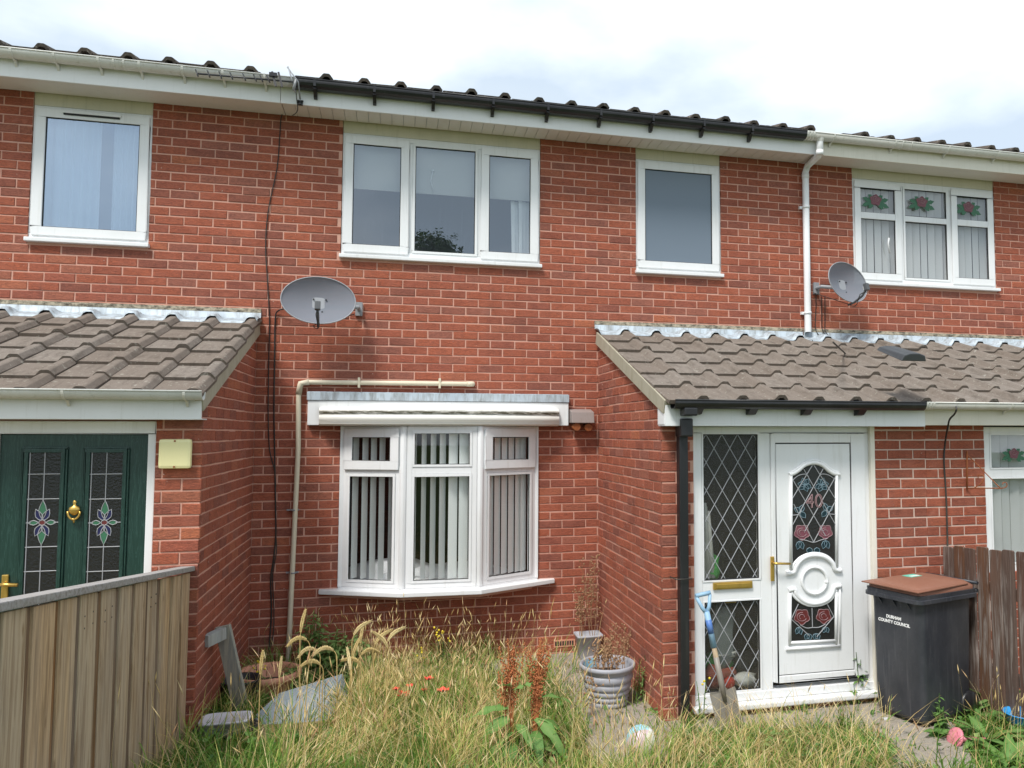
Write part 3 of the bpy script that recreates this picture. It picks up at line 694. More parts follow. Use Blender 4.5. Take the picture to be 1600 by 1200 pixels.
# sill following the bow
def offs(pts, d, ext):
    o = []
    for k, p in enumerate(pts):
        if k in (0, len(pts)-1): o.append(Vector((p.x+(-ext if k == 0 else ext), 0-.01, 0)))
        else: o.append(Vector((p.x+(-.012 if k == 1 else .012), p.y-d, 0)))
    return o
F = offs(BP, .085, .155); F[0].y = -.035; F[-1].y = -.035
poly = [(F[0].x, .02, .745)]+[(p.x, p.y, .745) for p in F]+[(F[-1].x, .02, .745)]
PB(MB().prism(poly, (0, 0, .038)), 'sill', M['upvc'], bay, bevel=.006)
poly = [(BP[0].x, .02, .70)]+[(p.x, p.y+.03, .70) for p in BP]+[(BP[-1].x, .02, .70)]
PB(MB().prism(poly, (0, 0, .044)), 'under_sill', M['mortar'], bay)
poly = [(BP[0].x, .02, .783)]+[(p.x, p.y-.004, .783) for p in BP]+[(BP[-1].x, .02, .783)]
PB(MB().prism(poly, (0, 0, .016)), 'sill_upstand', M['upvc'], bay)
# canopy: back board, lead strip, bowed moulding
PB(MB().box(1.362, 3.648, -.055, .0, 2.183, 2.395), 'canopy_board', M['upvc'], bay, bevel=.005)
PB(MB().box(1.355, 3.652, -.066, .0, 2.398, 2.468).box(1.355, 3.652, -.03, .0, 2.468, 2.474), 'lead_flashing', M['lead'], bay, bevel=.004)
b = MB(); pr = [(0, 2.335), (-.03, 2.325), (-.055, 2.30), (-.03, 2.285), (-.05, 2.262), (-.058, 2.225), (-.04, 2.212), (-.05, 2.195), (-.02, 2.18), (0, 2.178)]
nn = 25; vs = []
for k in range(nn):
    t = k/(nn-1); x = 1.46+t*(3.55-1.46); bow = -.055-.235*max(0, math.sin(math.pi*t))**.75
    for dy, z in pr: vs.append((x, bow+dy, z))
m_ = len(pr)
b.add(vs, [(i*m_+j, (i+1)*m_+j, (i+1)*m_+j+1, i*m_+j+1) for i in range(nn-1) for j in range(m_-1)], 0, True)
b.add([(vs[i*m_][0], vs[i*m_][1], 2.335) for i in range(nn)]+[(1.46+(3.55-1.46)*i/(nn-1), -.05, 2.345) for i in range(nn)], [(i, i+1, nn+i+1, nn+i) for i in range(nn-1)])
b.add([(vs[i*m_][0], vs[i*m_][1], 2.178) for i in range(nn)]+[(1.46+(3.55-1.46)*i/(nn-1), .02, 2.178) for i in range(nn)], [(i, i+1, nn+i+1, nn+i) for i in range(nn-1)])
PB(b, 'canopy_moulding', M['upvc_mould'], bay)
room(H['mid'], 1.3, 3.7, .0, 2.5, .26, 3.2, 'room_dark')
PB(MB().prism([(1.66, .26, .79), (1.66, .04, .79), (2.18, -.20, .79), (2.80, -.22, .79), (3.35, .04, .79), (3.35, .26, .79)], (0, 0, .012)), 'window_board', M['upvc'], bay)
def face_pt(i, u, d): 
    p, q = BP[i], BP[i+1]; e = (q-p).normalized(); n = Vector((-e.y, e.x, 0)); return p+e*u+n*d, math.atan2(e.y, e.x)
for i, fr_, ang in ((0, (.10,.19,.27,.35,.44,.53), 1.45), (1, (.09,.17,.25,.33,.42,.51,.60), 1.2), (2, (.085,.16,.235,.31,.385,.46,.52), .35)):
    for k, u in enumerate(fr_):
        p, a0 = face_pt(i, min(u, LEN[i]-.06), .085)
        a = a0+ang*(1 if i < 2 else 1) - (.55*k/6 if i == 1 else 0)
        if i == 1 and k >= 4: a = a0+.5
        slats(bay, [p.x], p.y, .86, 2.14, .089, a)
PB(MB().blob((1.95, .35, .83), (.42, .2, .10), 0, 3, .5).blob((2.55, .4, .80), (.45, .2, .10), 0, 5, .5), 'bedding', M['curtain_white'], bay)
PB(MB().box(1.97, 2.16, -.04, -.0, .80, .90), 'paper_packet', M['bag_white'], bay, bevel=.004)

# ------------------------------------------------------------------ main roof, fascia, gutters
FY = -.30
for hs, (a, c) in dict(left=(XL, 1.118), mid=(1.122, 6.098), right=(6.102, XR)).items():
    mt = 'upvc_fascia' if hs != 'right' else 'upvc_old'
    PB(MB().box(a, c, FY-.018, FY, 4.872, 5.04), 'fascia', M[mt], H[hs], bevel=.003)
    b = MB(); so_ = M['soffit_white']
    if hs == 'mid':
        x = a
        while x < c-.01:
            PB(MB().box(x+.002, min(x+.1, c)-.002, FY+.001, -.004, 4.893, 4.902), 'soffit_plank', so_, H[hs], fix=False); x += .1
        PB(MB().box(a, c, FY+.001, .0, 4.903, 4.91), 'soffit_backing', M['grey_metal'], H[hs], fix=False)
    else: PB(MB().box(a, c, FY+.001, .0, 4.893, 4.902), 'soffit', so_, H[hs], fix=False)
PITCH_M = R(18)
def tile_mesh(mat, hollow=True, L_=.42):
    b = MB()
    top = [(0, .024), (.006, .028), (.185, .028), (.196, .031), (.222, .060), (.232, .064), (.266, .064), (.276, .060), (.300, .032)]
    bot = [(0, .0), (.006, .0), (.190, .0), (.20, .002), (.227, .036), (.235, .04), (.262, .04), (.27, .036), (.294, .006)]
    n = len(top); vs = []
    for y in (0, -L_):
        for x, z in top: vs.append((x, y, z+(0 if y == 0 else .025)))
        for x, z in bot: vs.append((x, y, z+(0 if y == 0 else .025)))
    fs = []
    for i in range(n-1):
        fs += [(i, 2*n+i, 2*n+i+1, i+1), (n+i, n+i+1, 3*n+i+1, 3*n+i), (2*n+i, 3*n+i, 3*n+i+1, 2*n+i+1)]
    fs += [(0, n, 3*n, 2*n), (n-1, 3*n-1, 4*n-1, 2*n-1)]
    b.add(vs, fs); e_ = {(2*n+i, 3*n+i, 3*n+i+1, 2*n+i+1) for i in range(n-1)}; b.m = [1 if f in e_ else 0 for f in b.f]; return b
TM = tile_mesh(0).mesh('tile', [M['roof_tile'], M['roof_tile_edge_shaded']]); TMD0 = tile_mesh(0); TMD0.v = [(x, y, z*1.08) for x, y, z in TMD0.v]; TMD = TMD0.mesh('tile', [M['roof_tile_dark'], M['roof_tile_dark']])
def put_tile(me, house_roof, x, y, z, pitch, jz=.004):
    o = bpy.data.objects.new('tile', me); COL.objects.link(o); settle(o, house_roof)
    o.location = (x+nrg.normal(0,.0015), y, z); o.rotation_euler = (pitch+nrg.normal(0,.006), nrg.normal(0,.006), nrg.normal(0,.005))
    return o
# main roof slab + first row of tiles singly, further rows as one part
ph = at(133, 92, -.40).x-.249
for hs, (a, c) in dict(left=(XL, 1.12), mid=(1.12, 6.16), right=(6.16, XR)).items():
    ca, sa = math.cos(PITCH_M), math.sin(PITCH_M); e0 = Vector((0, -.335, 5.045))
    up = lambda s, h: (-.335+s*ca-h*sa, 5.045+s*sa+h*ca)
    prof = [up(0,-.02), up(4.4,-.02), up(4.4,0), up(0,0)]
    rf = PB(MB().prism([(a, y, z) for y, z in prof], (c-a, 0, 0)), 'roof', M['roof_felt'], H[hs], fix=False)
    k0 = math.ceil((a-ph)/.3); k1 = math.floor((c-ph)/.3)
    sm = MB(); base = tile_mesh(0)
    for r in range(10):
        s = r*.34+.40-.035
        for k in range(k0, k1):
            y, z = up(s, .0)
            if r == 0: put_tile(TMD, rf, ph+k*.3, y, z, PITCH_M)
            else:
                T = Matrix.Translation((ph+k*.3, y, z)) @ Matrix.Rotation(PITCH_M, 4, 'X'); sm.add([T @ Vector(v) for v in base.v], base.f)
    o = PB(sm, 'tile', M['roof_tile_dark'], rf, fix=False); o['kind'] = 'stuff'
def half_round(x0, x1, y, z, r, mat, parent, name='gutter', square=False, tilt=0):
    b = MB(); n = 12; prof = []
    if not square:
        for k in range(n+1):
            t = math.pi+math.pi*k/n; prof.append((r*math.cos(t), r*math.sin(t)))
        inner = [(p*.93, q*.93) for p, q in reversed(prof)]
    else:
        prof = [(-r, .0), (-r, -.006), (-r*1.02, -.02), (-r*.98, -r*.55), (-r*.80, -r*.9), (-r*.4, -r*1.15), (r*.6, -r*1.15), (r, -r*.9), (r, 0)]
        inner = [(p*.93, q*.94) for p, q in reversed(prof)]
    poly = [(x0, y+p, z+q) for p, q in prof+inner]
    nP = len(poly); e = x1-x0
    a = [Vector(p) for p in poly]; bb = [p+Vector((e, 0, tilt)) for p in a]
    b.add(a+bb, [(i, (i+1) % nP, nP+(i+1) % nP, nP+i) for i in range(nP)], 0, not square)
    h = nP//2
    for s in (0, nP): b.add(a+bb, [(s+i, s+i+1, s+nP-2-i, s+nP-1-i) for i in range(h-1)])
    b.tube([(x0, y-r, z), (x1, y-r, z+tilt)], .006, 6); 
    return PB(b, name, M[mat], parent)
def gut_ring(parent, x, y, z, r, mat, w_=.018, name='gutter_bracket', arm=True, square=False):
    b = MB(); n = 12; v = []
    for xx in (x-w_/2, x+w_/2):
        for k in range(n+1):
            t = math.pi*.97+math.pi*1.03*k/n; v.append((xx, y+r*1.07*math.cos(t), z+r*1.07*math.sin(t)))
    b.add(v, [(k, k+1, n+2+k, n+1+k) for k in range(n)])
    v2 = [(p[0], y+(p[1]-y)*.93, z+(p[2]-z)*.93) for p in v]; b.add(v2, [(k, k+1, n+2+k, n+1+k) for k in range(n)])
    b.add(v[:n+1]+v2[:n+1], [(k, k+1, n+2+k, n+1+k) for k in range(n)]); b.add(v[n+1:]+v2[n+1:], [(k, k+1, n+2+k, n+1+k) for k in range(n)])
    if arm: b.prism([(x-w_/2, y+r*.9, z-r*.4), (x-w_/2, y-r*.2, z-r*1.02), (x-w_/2, y+r*.4, z-r*1.1), (x-w_/2, y+r*1.02, z-r*1.75)], (w_, 0, 0))
    return PB(b, name, M[mat], parent)
GY, GZ, GR = -.375, 5.052, .058
g1 = half_round(XL, at(462, 128, GY).x, GY, GZ, GR, 'gutter_white', H['left'])
for px_ in (20, 87, 156, 220, 287, 350, 415): gut_ring(g1, at(px_, 110, GY).x, GY, GZ, GR, 'gutter_white')
for px_ in (180, 196): gut_ring(g1, at(px_, 110, GY).x, GY, GZ, GR, 'gutter_white', .014, 'gutter_joint', False)
g2 = half_round(at(462, 128, GY).x, at(1257, 212, GY).x, GY, GZ+.002, GR, 'black_plastic', H['mid'], square=True)
for px_ in (492, 585, 677, 770, 855, 937, 1018, 1097, 1172):
    x = at(px_, 170, GY).x; PB(MB().box(x-.012, x+.012, GY-.05, GY+.055, GZ-.072, GZ-.066).prism([(x-.014, GY-.02, GZ-.073), (x-.014, GY+.055, GZ-.073), (x-.014, GY+.055, GZ-.125), (x-.014, GY+.02, GZ-.12)], (.028, 0, 0)), 'gutter_bracket', M['black_plastic'], g2)
    PB(MB().box(x-.010, x+.010, GY-.0625, GY-.058, GZ-.055, GZ+.008), 'gutter_clip', M['black_plastic'], g2)
x0g = at(1257, 212, GY).x
g3 = half_round(x0g, XR, GY, GZ, GR, 'gutter_white', H['right'])
for q in (.01, .045, .075): gut_ring(g3, x0g+q, GY, GZ, GR*1.03, 'gutter_white', .02, 'gutter_joint', False)
for px_ in (1300, 1395, 1478, 1555): gut_ring(g3, at(px_, 225, GY).x, GY, GZ, GR, 'gutter_white', .016)
for px_ in (1406, 1420): gut_ring(g3, at(px_, 228, GY).x, GY, GZ, GR*1.02, 'gutter_white', .014, 'gutter_joint', False)
# downpipe with swan neck between the two houses
dr = .034; pA = at(1281, 219, GY); q0 = Vector((pA.x, GY, GZ-.05)); q1 = Vector((pA.x-.005, GY, 4.87)); q2 = at(1262, 262, -.05); q3 = at(1259, 278, -.045); q4 = at(1262, 519, -.045); q3.x = q4.x = (q3.x+q4.x)/2
b = MB().tube([q0, q1, q1+(q2-q1)*.12+Vector((0,0,-.01)), q2+Vector((0,0,.02)), Vector((q4.x, -.045, q2.z-.05)), q4], dr, 16, 0, False)
b.lathe([(dr*.80, 0), (dr, 0)], (q4.x, -.045, q4.z), 16)
b.tube([q4+Vector((0,0,.001)), q4+Vector((0,0,.05))], dr*.8, 16, 1, True)
dp = PB(b, 'downpipe', [M['upvc'], M['seal_black']], H['right'], fix=False)
PB(MB().tube([q0+Vector((0,0,.03)), q0+Vector((0,0,-.02))], [.05, .037], 16, 0, False), 'gutter_outlet', M['gutter_white'], dp)
for p, d in ((q1, Vector((0,0,1))), (Vector((q4.x, -.045, q2.z-.09)), Vector((0,0,1)))): PB(MB().tube([p-d*.025, p+d*.025], dr*1.10, 16, 0, True), 'pipe_collar', M['upvc'], dp)
for z in (4.42, 3.33): PB(MB().tube([(q4.x, -.045, z-.012), (q4.x, -.045, z+.012)], dr*1.14, 16).box(q4.x-.06, q4.x+.02, -.03, -.001, z-.014, z+.014), 'pipe_clip', M['upvc'], dp)

# ------------------------------------------------------------------ porch roofs
PP = math.atan(.372)
def porch_roof(hs, a, c, phase, verge):
    ca, sa = math.cos(PP), math.sin(PP); y0, z0 = -2.02, slope_z(-2.02)+.035
    up = lambda s, h: (y0+s*ca-h*sa, z0+s*sa+h*ca)
    prof = [up(.09,-.02), up(2.14,-.02), up(2.14,-.005), up(.09,-.005)]
    aa, cc = (a+.07 if verge == -1 else a), (c-.07 if verge == 1 else c)
    rf = PB(MB().prism([(aa, y, z) for y, z in prof], (cc-aa, 0, 0)), 'porch_roof', M['roof_felt'], H[hs], fix=False)
    k0 = math.ceil((a-phase)/.3-.34); k1 = math.floor((c-phase)/.3+.001)
    for r in range(6):
        s = .405+r*.343
        for k in range(k0, k1):
            x = phase+k*.3; y, z = up(s, 0)
            if hs == 'right' and x+.15 < 6.1 or hs == 'mid' and x+.15 > 6.1: continue
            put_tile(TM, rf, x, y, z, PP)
    if verge is not None:
        # mortar bed and undercloak on the verge
        sg = 1 if verge > 0 else -1; X = PLx if sg > 0 else PRx
        b = MB(); x0, x1 = X-sg*.02, X+sg*.030
        b.prism([(x0, *up(.05,-.075)), (x0, *up(2.10,-.085)), (x0, *up(2.10,.03)), (x0, *up(.05,.026))], (x1-x0, 0, 0)); PB(b, 'verge', M['verge_cement'], rf, bevel=.004)
    return rf
XLr = PLx+.045; XRr = PRx-.045
phL = at(57, 606, -2.03).x-.249; phR = at(1097, 622, -2.03).x-.249
phL = XLr-.3*20-.002
prL = porch_roof('left', XL, XLr, phL, 1)
prM = porch_roof('mid', XRr, 6.1, phR, -1)
prR = porch_roof('right', 6.1, XR, phR, None)
# lead flashing over the top tiles, dressed over the rolls
def flashing(hs, a, c, ph_, mat='lead'):
    b = MB(); n = int((c-a)/.02); vs = []
    for i in range(n+1):
        x = a+(c-a)*i/n; u = ((x-ph_) % .3)/.3; roll = sstep(.58,.73,u)*(1-sstep(.9,1.0,u))+sstep(.97,1,u)*0; wv = .004*noise.noise(Vector((x*3,0,0)))
        drop = .012*noise.noise(Vector((x*2.3, 5, 0)))
        for y, z in ((-.004, 3.152), (-.012, 3.15), (-.016, 3.095+wv), (-.035, 3.085+.022*roll), (-.11, 3.064+.048*roll+wv), (-.19+drop, 3.038+.054*roll+drop*.3), (-.192+drop, 3.024+.054*roll+drop*.3)): vs.append((x, y, z))
    k = 7
    b.add(vs, [(i*k+j, (i+1)*k+j, (i+1)*k+j+1, i*k+j+1) for i in range(n) for j in range(k-1)], 0, True)
    o = PB(b, 'lead_flashing', M[mat], H[hs], fix=False)
    PB(MB().box(a, c, -.014, .004, 3.14, 3.178), 'flashing_pointing', M['mortar_stained'], H[hs], bevel=.004)
flashing('left', XL, PLx+.03, phL); flashing('mid', PRx-.035, 6.09, phR); flashing('right', 6.10, XR, phR)
# porch fascias and gutters
PB(MB().box(XL, .955, -1.97, -1.95, 2.198, 2.345).box(XL, .955, -1.949, PY+.02, 2.198, 2.206), 'porch_fascia', M['upvc'], H['left'], bevel=.003)
PB(MB().box(PRx-.02, 6.02, -1.97, -1.95, 2.166, 2.335).box(PRx-.02, 6.02, -1.949, PY+.02, 2.166, 2.174).box(PRx-.023, PRx-.003, -1.949, PY+.02, 2.175, 2.335), 'porch_fascia', M['upvc'], H['mid'], bevel=.003)
PB(MB().box(6.022, XR, -1.966, -1.948, 2.176, 2.335).box(6.022, XR, -1.947, PY+.02, 2.176, 2.184), 'porch_fascia', M['upvc_old'], H['right'], bevel=.003)
PGY, PGZ = -2.035, 2.365
pg1 = half_round(XL, .98, PGY, PGZ, .052, 'gutter_white', H['left'])
for px_ in (102, 290): gut_ring(pg1, at(px_, 625, PGY).x, PGY, PGZ, .052, 'gutter_white', .015)
pg2 = half_round(3.955, at(1441, 640, PGY).x, PGY, PGZ-.02, .052, 'black_plastic', H['mid'], square=True)
for px_ in (1092, 1177, 1263, 1347):
    x = at(px_, 648, PGY).x; z = PGZ-.02; PB(MB().prism([(x-.03, PGY-.02, z-.06), (x-.03, PGY+.06, z-.06), (x-.03, PGY+.06, z-.10), (x-.03, PGY+.02, z-.095)], (.06, 0, 0)), 'gutter_bracket', M['black_plastic'], pg2)
pg3 = half_round(at(1441, 640, PGY).x, XR, PGY, PGZ-.02, .050, 'gutter_white', H['right'])
for q in (.012, .04, .066): gut_ring(pg3, at(1441, 640, PGY).x+q, PGY, PGZ-.02, .052, 'gutter_white', .016, 'gutter_joint', False)
gut_ring(pg3, at(1575, 648, PGY).x, PGY, PGZ-.02, .05, 'gutter_white', .014)
# black downpipe at the porch corner
bx = at(1067, 800, -1.90).x; zt = PGZ-.07
pd_ = PB(MB().box(bx-.033, bx+.033, -1.905-.033+.01, -1.905+.043, .12, 2.16), 'downpipe', M['black_plastic'], H['mid'], bevel=.008)
PB(MB().box(bx-.05, bx+.05, PGY-.04, PGY+.055, zt-.06, zt).box(bx-.045, bx+.045, -2.0, -1.87, 2.09, 2.22), 'pipe_hopper', M['black_plastic'], pd_, bevel=.012)
PB(MB().tube([(bx-.075, PY-.004, 1.10), (bx-.07, -1.945, 1.10), (bx+.05, -1.945, 1.10)], .004, 6), 'pipe_clip', M['cable_black'], pd_)

# ------------------------------------------------------------------ the white door and side window (middle house)
DY = PY+.03
def AT(x, y, d=0): return at(x, y, DY+d)
fx0, fx1 = 4.19, 5.66; fz0, fz1 = .185, 2.165
xm = at(1196, 800, DY).x; m0, m1 = xm-.043, xm+.043
b = MB(); b.box(fx0, fx1, DY, DY+.07, fz1-.045, fz1); b.box(fx0, fx0+.07, DY, DY+.07, fz0+.06, fz1-.045); b.box(m0, m1, DY, DY+.07, fz0+.06, fz1-.045); b.box(fx1-.065, fx1, DY, DY+.07, fz0+.06, fz1-.045)
b.box(fx0, fx1, DY-.012, DY+.07, fz0, fz0+.06)
zmid = at(1140, 915, DY).z
b.box(fx0+.07, m0, DY+.001, DY+.069, zmid-.10, zmid+.03)
dfr = PB(b, 'door_frame', M['upvc'], H['mid'], bevel=.005)
PB(MB().box(fx0-.03, fx1+.04, DY-.085, DY+.05, fz0-.04, fz0-.002), 'threshold_sill', M['upvc'], dfr, bevel=.01)
PB(MB().box(5.63, 5.668, DY-.035, DY-.001, .18, 2.165), 'frame_cover_strip', M['upvc_old'], dfr, bevel=.004)
# inner door frame (outer sash frame)
dx0, dx1, dz0, dz1 = at(1214, 900, DY).x, at(1331, 900, DY).x, at(1270, 1050, DY).z, at(1270, 693, DY).z
b = MB(); b.box(m1+.001, dx0-.006, DY-.014, DY+.05, dz0-.05, dz1+.075); b.box(dx1+.006, fx1-.066, DY-.014, DY+.05, dz0-.05, dz1+.075); b.box(dx0-.006, dx1+.006, DY-.014, DY+.05, dz1+.006, dz1+.075); b.box(dx0-.006, dx1+.006, DY-.014, DY+.05, dz0-.05, dz0-.006)
PB(b, 'door_surround', M['upvc'], dfr, bevel=.006)
b = MB(); b.box(dx0-.004, dx1+.004, DY+.0, DY+.03, dz0-.004, dz1+.004); PB(b, 'door_gasket', M['seal_black'], dfr)
door = PB(MB().box(dx0, dx1-.004, DY-.010, DY+.028, dz0, dz1-.003), 'front_door', M['upvc'], H['mid'], bevel=.003); tag(door, 'white panelled front door with stained glass and number 40')
def zi(x, y):      # pixel of the first enlarged door view
    return 1040+x/4, 640+y/4
def zj(x, y): return 1040+x/4, 850+y/4
GYD = -.016
def curve_pts(c, n=6):
    o = []
    for i in range(len(c)-1):
        p0, p1, p2, p3 = [Vector(c[max(0, min(len(c)-1, k))]) for k in (i-1, i, i+1, i+2)]
        for k in range(n):
            t = k/n; o.append(.5*((2*p1)+(-p0+p2)*t+(2*p0-5*p1+4*p2-p3)*t*t+(-p0+3*p1-3*p2+p3)*t**3))
    o.append(Vector(c[-1])); return o
arch = [(785,405),(800,398),(830,380),(860,352),(890,338),(925,332),(960,338),(990,354),(1020,382),(1048,398),(1066,404)]
arcT = [(1064,972),(1048,948),(1020,922),(985,904),(940,895),(900,897),(865,908),(835,928),(805,962),(787,990)]
upper = [zi(*q) for q in arch]+[zi(*q) for q in arcT]
arcB = [(782,312),(795,332),(820,357),(850,374),(890,387),(930,389),(970,380),(1005,364),(1035,340),(1057,308)]
lower = [zj(*q) for q in arcB]+[zj(1058, 600), zj(780, 614)]
gd = []
for poly in (upper, lower):
    P = [AT(*q, GYD) for q in poly]; gd.append(PB(MB().prism([tuple(p) for p in P], (0, .008, 0)), 'glass_panel', M['glass_dark'], door))
def trim(pix, r, name='moulding', mat='upvc', d=GYD, close=False, par=None):
    P = [AT(*q, d) for q in pix]
    if close: P = P+[P[0], P[1]]
    return PB(MB().tube(P, r, 8), name, M[mat], par or door)
sq = lambda pts, f: [f(*q) for q in [tuple(v) for v in curve_pts(pts, 3)]]
trim(sq([(775,408),(790,402)]+arch[1:-1]+[(1068,402),(1088,404)], zi), .016)
trim(sq([(772,402),(792,388),(826,366),(858,338),(890,322),(925,316),(962,322),(994,340),(1026,368),(1054,386),(1084,392)], zi), .009)
trim([zi(783,404), zi(783,995)], .013); trim([zi(1068,404), zi(1068,985)], .013)
trim(sq([(752,1024),(800,1016),(812,985),(835,950),(865,926),(900,913),(940,910),(985,918),(1020,938),(1045,965),(1060,1000),(1098,1004)], zi), .018)
trim(sq([(790,1000),(800,968),(832,932),(865,912),(900,900),(940,897),(985,906),(1022,926),(1050,958),(1066,990)], zi), .010)
ring = [(930+78*math.cos(t*math.pi/12), 1068+84*math.sin(t*math.pi/12)) for t in range(24)]; trim([zi(*q) for q in ring], .012, close=True)
trim(sq([(768,290),(805,282),(815,310),(840,340),(880,364),(930,372),(985,360),(1022,336),(1045,300),(1055,268),(1096,262)], zj), .018)
trim(sq([(786,296),(800,325),(832,355),(880,380),(930,386),(985,376),(1030,350),(1056,312),(1064,285)], zj), .010)
trim([zj(778,305), zj(776,632)], .012); trim([zj(1066,300), zj(1064,625)], .012); trim([zj(1088,264), zj(1090,635)], .008)
trim([zj(776,618), zj(1064,604)], .012); trim([zj(752,655), zj(1090,635)], .013)
# leaded pattern on the door glass
def cames(segs, f, r=.0032, mat='came', d=GYD-.002, name='lead_came', par=None):
    b = MB()
    for s in segs: b.tube([AT(*f(*q), d) for q in s], r, 5, 0, False)
    return PB(b, name, M[mat], par or door)
def bez(pts): return [tuple(v) for v in curve_pts(pts, 4)]
cames([[(922,340),(1062,560)],[(922,340),(790,560)],[(862,370),(1062,720)],[(985,370),(795,720)],[(790,430),(1000,790)],[(1062,420),(870,760)],[(800,590),(925,828)],[(1060,575),(925,828)]], zi, .0034)
cames([bez([(790,445),(830,412),(880,405),(900,440)]), bez([(1062,440),(1020,410),(970,405),(950,440)]), bez([(790,660),(830,655),(850,630)]), bez([(1062,655),(1020,650),(1000,625)]), bez([(840,810),(880,818),(925,830),(970,815),(1010,805)])], zi, .0032)
def leafshape(cx, cy, l, wd, a):
    ca, sa = math.cos(a), math.sin(a); o = []
    for u, v in ((0,0),(.25,.8),(.6,.9),(1,0),(.6,-.9),(.25,-.8)): o.append((cx+u*l*ca-v*wd*sa, cy+u*l*sa+v*wd*ca))
    return o
def filled(shapes, f, matf, matc, name):
    for s in shapes:
        b = MB(); P = [AT(*f(*q), GYD-.0015) for q in s]; b.prism([tuple(p) for p in P], (0, .001, 0), 0); b.tube(P+[P[0]], .0025, 5, 1, False); PB(b, name, [M[matf], M[matc]], door)
lv = [leafshape(870,470,45,16,a) for a in (-1.9,-1.0,.4,1.2,2.4,3.3)]+[leafshape(975,470,45,16,a) for a in (-1.25,-2.1,2.7,1.9,.75,-.15)]
lv += [leafshape(845,640,48,17,a) for a in (-2.6,-1.3,.9)]+[leafshape(1005,632,48,17,a) for a in (-1.8,-.5,2.2)]
lv += [leafshape(840,822,55,17,a) for a in (1.2,1.9)]+[leafshape(1000,818,55,17,a) for a in (1.2,1.9)]+[leafshape(900,862,38,20,1.6), leafshape(945,862,38,20,1.5)]
filled(lv, zi, 'film_teal', 'came_blue', 'leaf_glass')
filled([leafshape(835,520,48,15,a) for a in (1.3,2.0)]+[leafshape(892,562,40,17,a) for a in (1.2,2.1)]+[leafshape(942,560,40,17,a) for a in (1.1,1.9)]+[leafshape(1000,520,38,15,a) for a in (1.1,2.0)], zj, 'film_teal', 'came_blue', 'leaf_glass')
def roseglass(cx, cy, s, f, mt):
    b = MB(); o = []
    for k in range(20):
        t = 2*math.pi*k/20; r = s*(1+.13*math.sin(5*t)); o.append((cx+r*math.cos(t), cy+r*math.sin(t)))
    P = [AT(*f(*q), GYD-.002) for q in o]; b.prism([tuple(p) for p in P], (0, .001, 0), 0); b.tube(P+[P[0]], .003, 5, 1, False)
    for rr, a0 in ((.66, .4), (.36, 2.0)):
        b.tube([AT(*f(cx+s*rr*math.cos(a0+t*.5), cy+s*rr*.9*math.sin(a0+t*.5)), GYD-.003) for t in range(10)], .0027, 5, 1, False)
    return PB(b, 'rose_glass', [M[mt], M['came_pink']], door)
roseglass(852, 768, 46, zi, 'film_rose'); roseglass(998, 765, 42, zi, 'film_rose'); roseglass(852, 455, 46, zj, 'film_red'); roseglass(988, 450, 44, zj, 'film_red')
cames([[(785,470),(830,375)],[(1055,460),(1010,375)],[(785,470),(900,575)],[(1055,450),(945,580)],[(915,400),(918,520)], bez([(840,505),(880,525),(918,522),(960,520),(1000,500)])], zj, .0034)
cu = bpy.data.curves.new('house_number', 'FONT'); cu.body = '40'; cu.size = .145; cu.align_x = 'CENTER'; cu.align_y = 'CENTER'; cu.fill_mode = 'NONE'; cu.bevel_depth = .0032; cu.bevel_resolution = 1; cu.resolution_u = 4; cu.materials.append(M['came_pink']); cu.offset = -.002
tx = textmesh('house_number', cu); tx.location = AT(*zi(930, 576), GYD-.004); tx.rotation_euler = (R(90), 0, 0); settle(tx, door)
# door furniture
hx_ = at(1206.5, 880, DY-.02).x; hz_ = at(1206, 879, DY-.02).z
hd = PB(MB().box(hx_-.014, hx_+.014, DY-.030, DY-.014, hz_-.135, hz_+.045), 'door_handle', M['brass'], door, bevel=.005)
PB(MB().tube([(hx_, DY-.03, hz_), (hx_, DY-.065, hz_), (hx_+.02, DY-.07, hz_), (hx_+.12, DY-.068, hz_-.006)], .009, 8), 'lever', M['brass'], hd)
# side window
zs = [(zmid+.03, fz1-.045), (fz0+.06, zmid-.10)]
sidew = PB(MB().box(fx0+.071, m0-.001, DY+.068, DY+.0695, zmid-.099, zmid+.029), 'side_window', M['upvc'], H['mid'])
for z0, z1 in zs:
    a, c = fx0+.07, m0
    b = MB(); frame_bars(b, a, c, z0, z1, .012, DY-.004, DY+.03); PB(b, 'glazing_bead', M['upvc'], sidew, bevel=.003)
    b = MB(); frame_bars(b, a+.012, c-.012, z0+.012, z1-.012, .006, DY+.008, DY+.02); PB(b, 'gasket', M['seal_black'], sidew)
    PB(MB().box(a+.012, c-.012, DY+.02, DY+.026, z0+.012, z1-.012), 'pane', M['glass_pattern'], sidew, fix=False)
    b = MB(); a += .012; c -= .012; z0 += .012; z1 -= .012; px_, pz_ = .125, .205
    for sg in (1, -1):
        for k in range(-30, 30):
            # line x = a + k*px + sg*(z-z1)*px/pz, clipped to the pane
            pts = []
            f = lambda z: a+.03+k*px_+sg*(z-z1)*px_/pz_
            g = lambda x: z1+(x-a-.03-k*px_)*sg*pz_/px_
            lo, hi = sorted((g(a), g(c))); lo = max(lo, z0); hi = min(hi, z1)
            if hi-lo > .01: b.tube([(f(lo), DY+.0185, lo), (f(hi), DY+.0185, hi)], .0032, 5, 0, False)
    PB(b, 'lead_lattice', M['came'], sidew)
lz = at(1144, 914, DY).z; lx0, lx1 = at(1113.5, 914, DY).x, at(1174.5, 914, DY).x
PB(MB().box(lx0, lx1, DY-.016, DY-.0, lz-.026, lz+.024).box(lx0+.02, lx1-.02, DY-.022, DY-.016, lz-.016, lz+.014), 'letter_box', M['brass'], dfr, bevel=.004)
room(H['mid'], 4.15, 5.72, .1, 2.25, PY+.13, 1.4, 'room_dark', 'porch_interior')
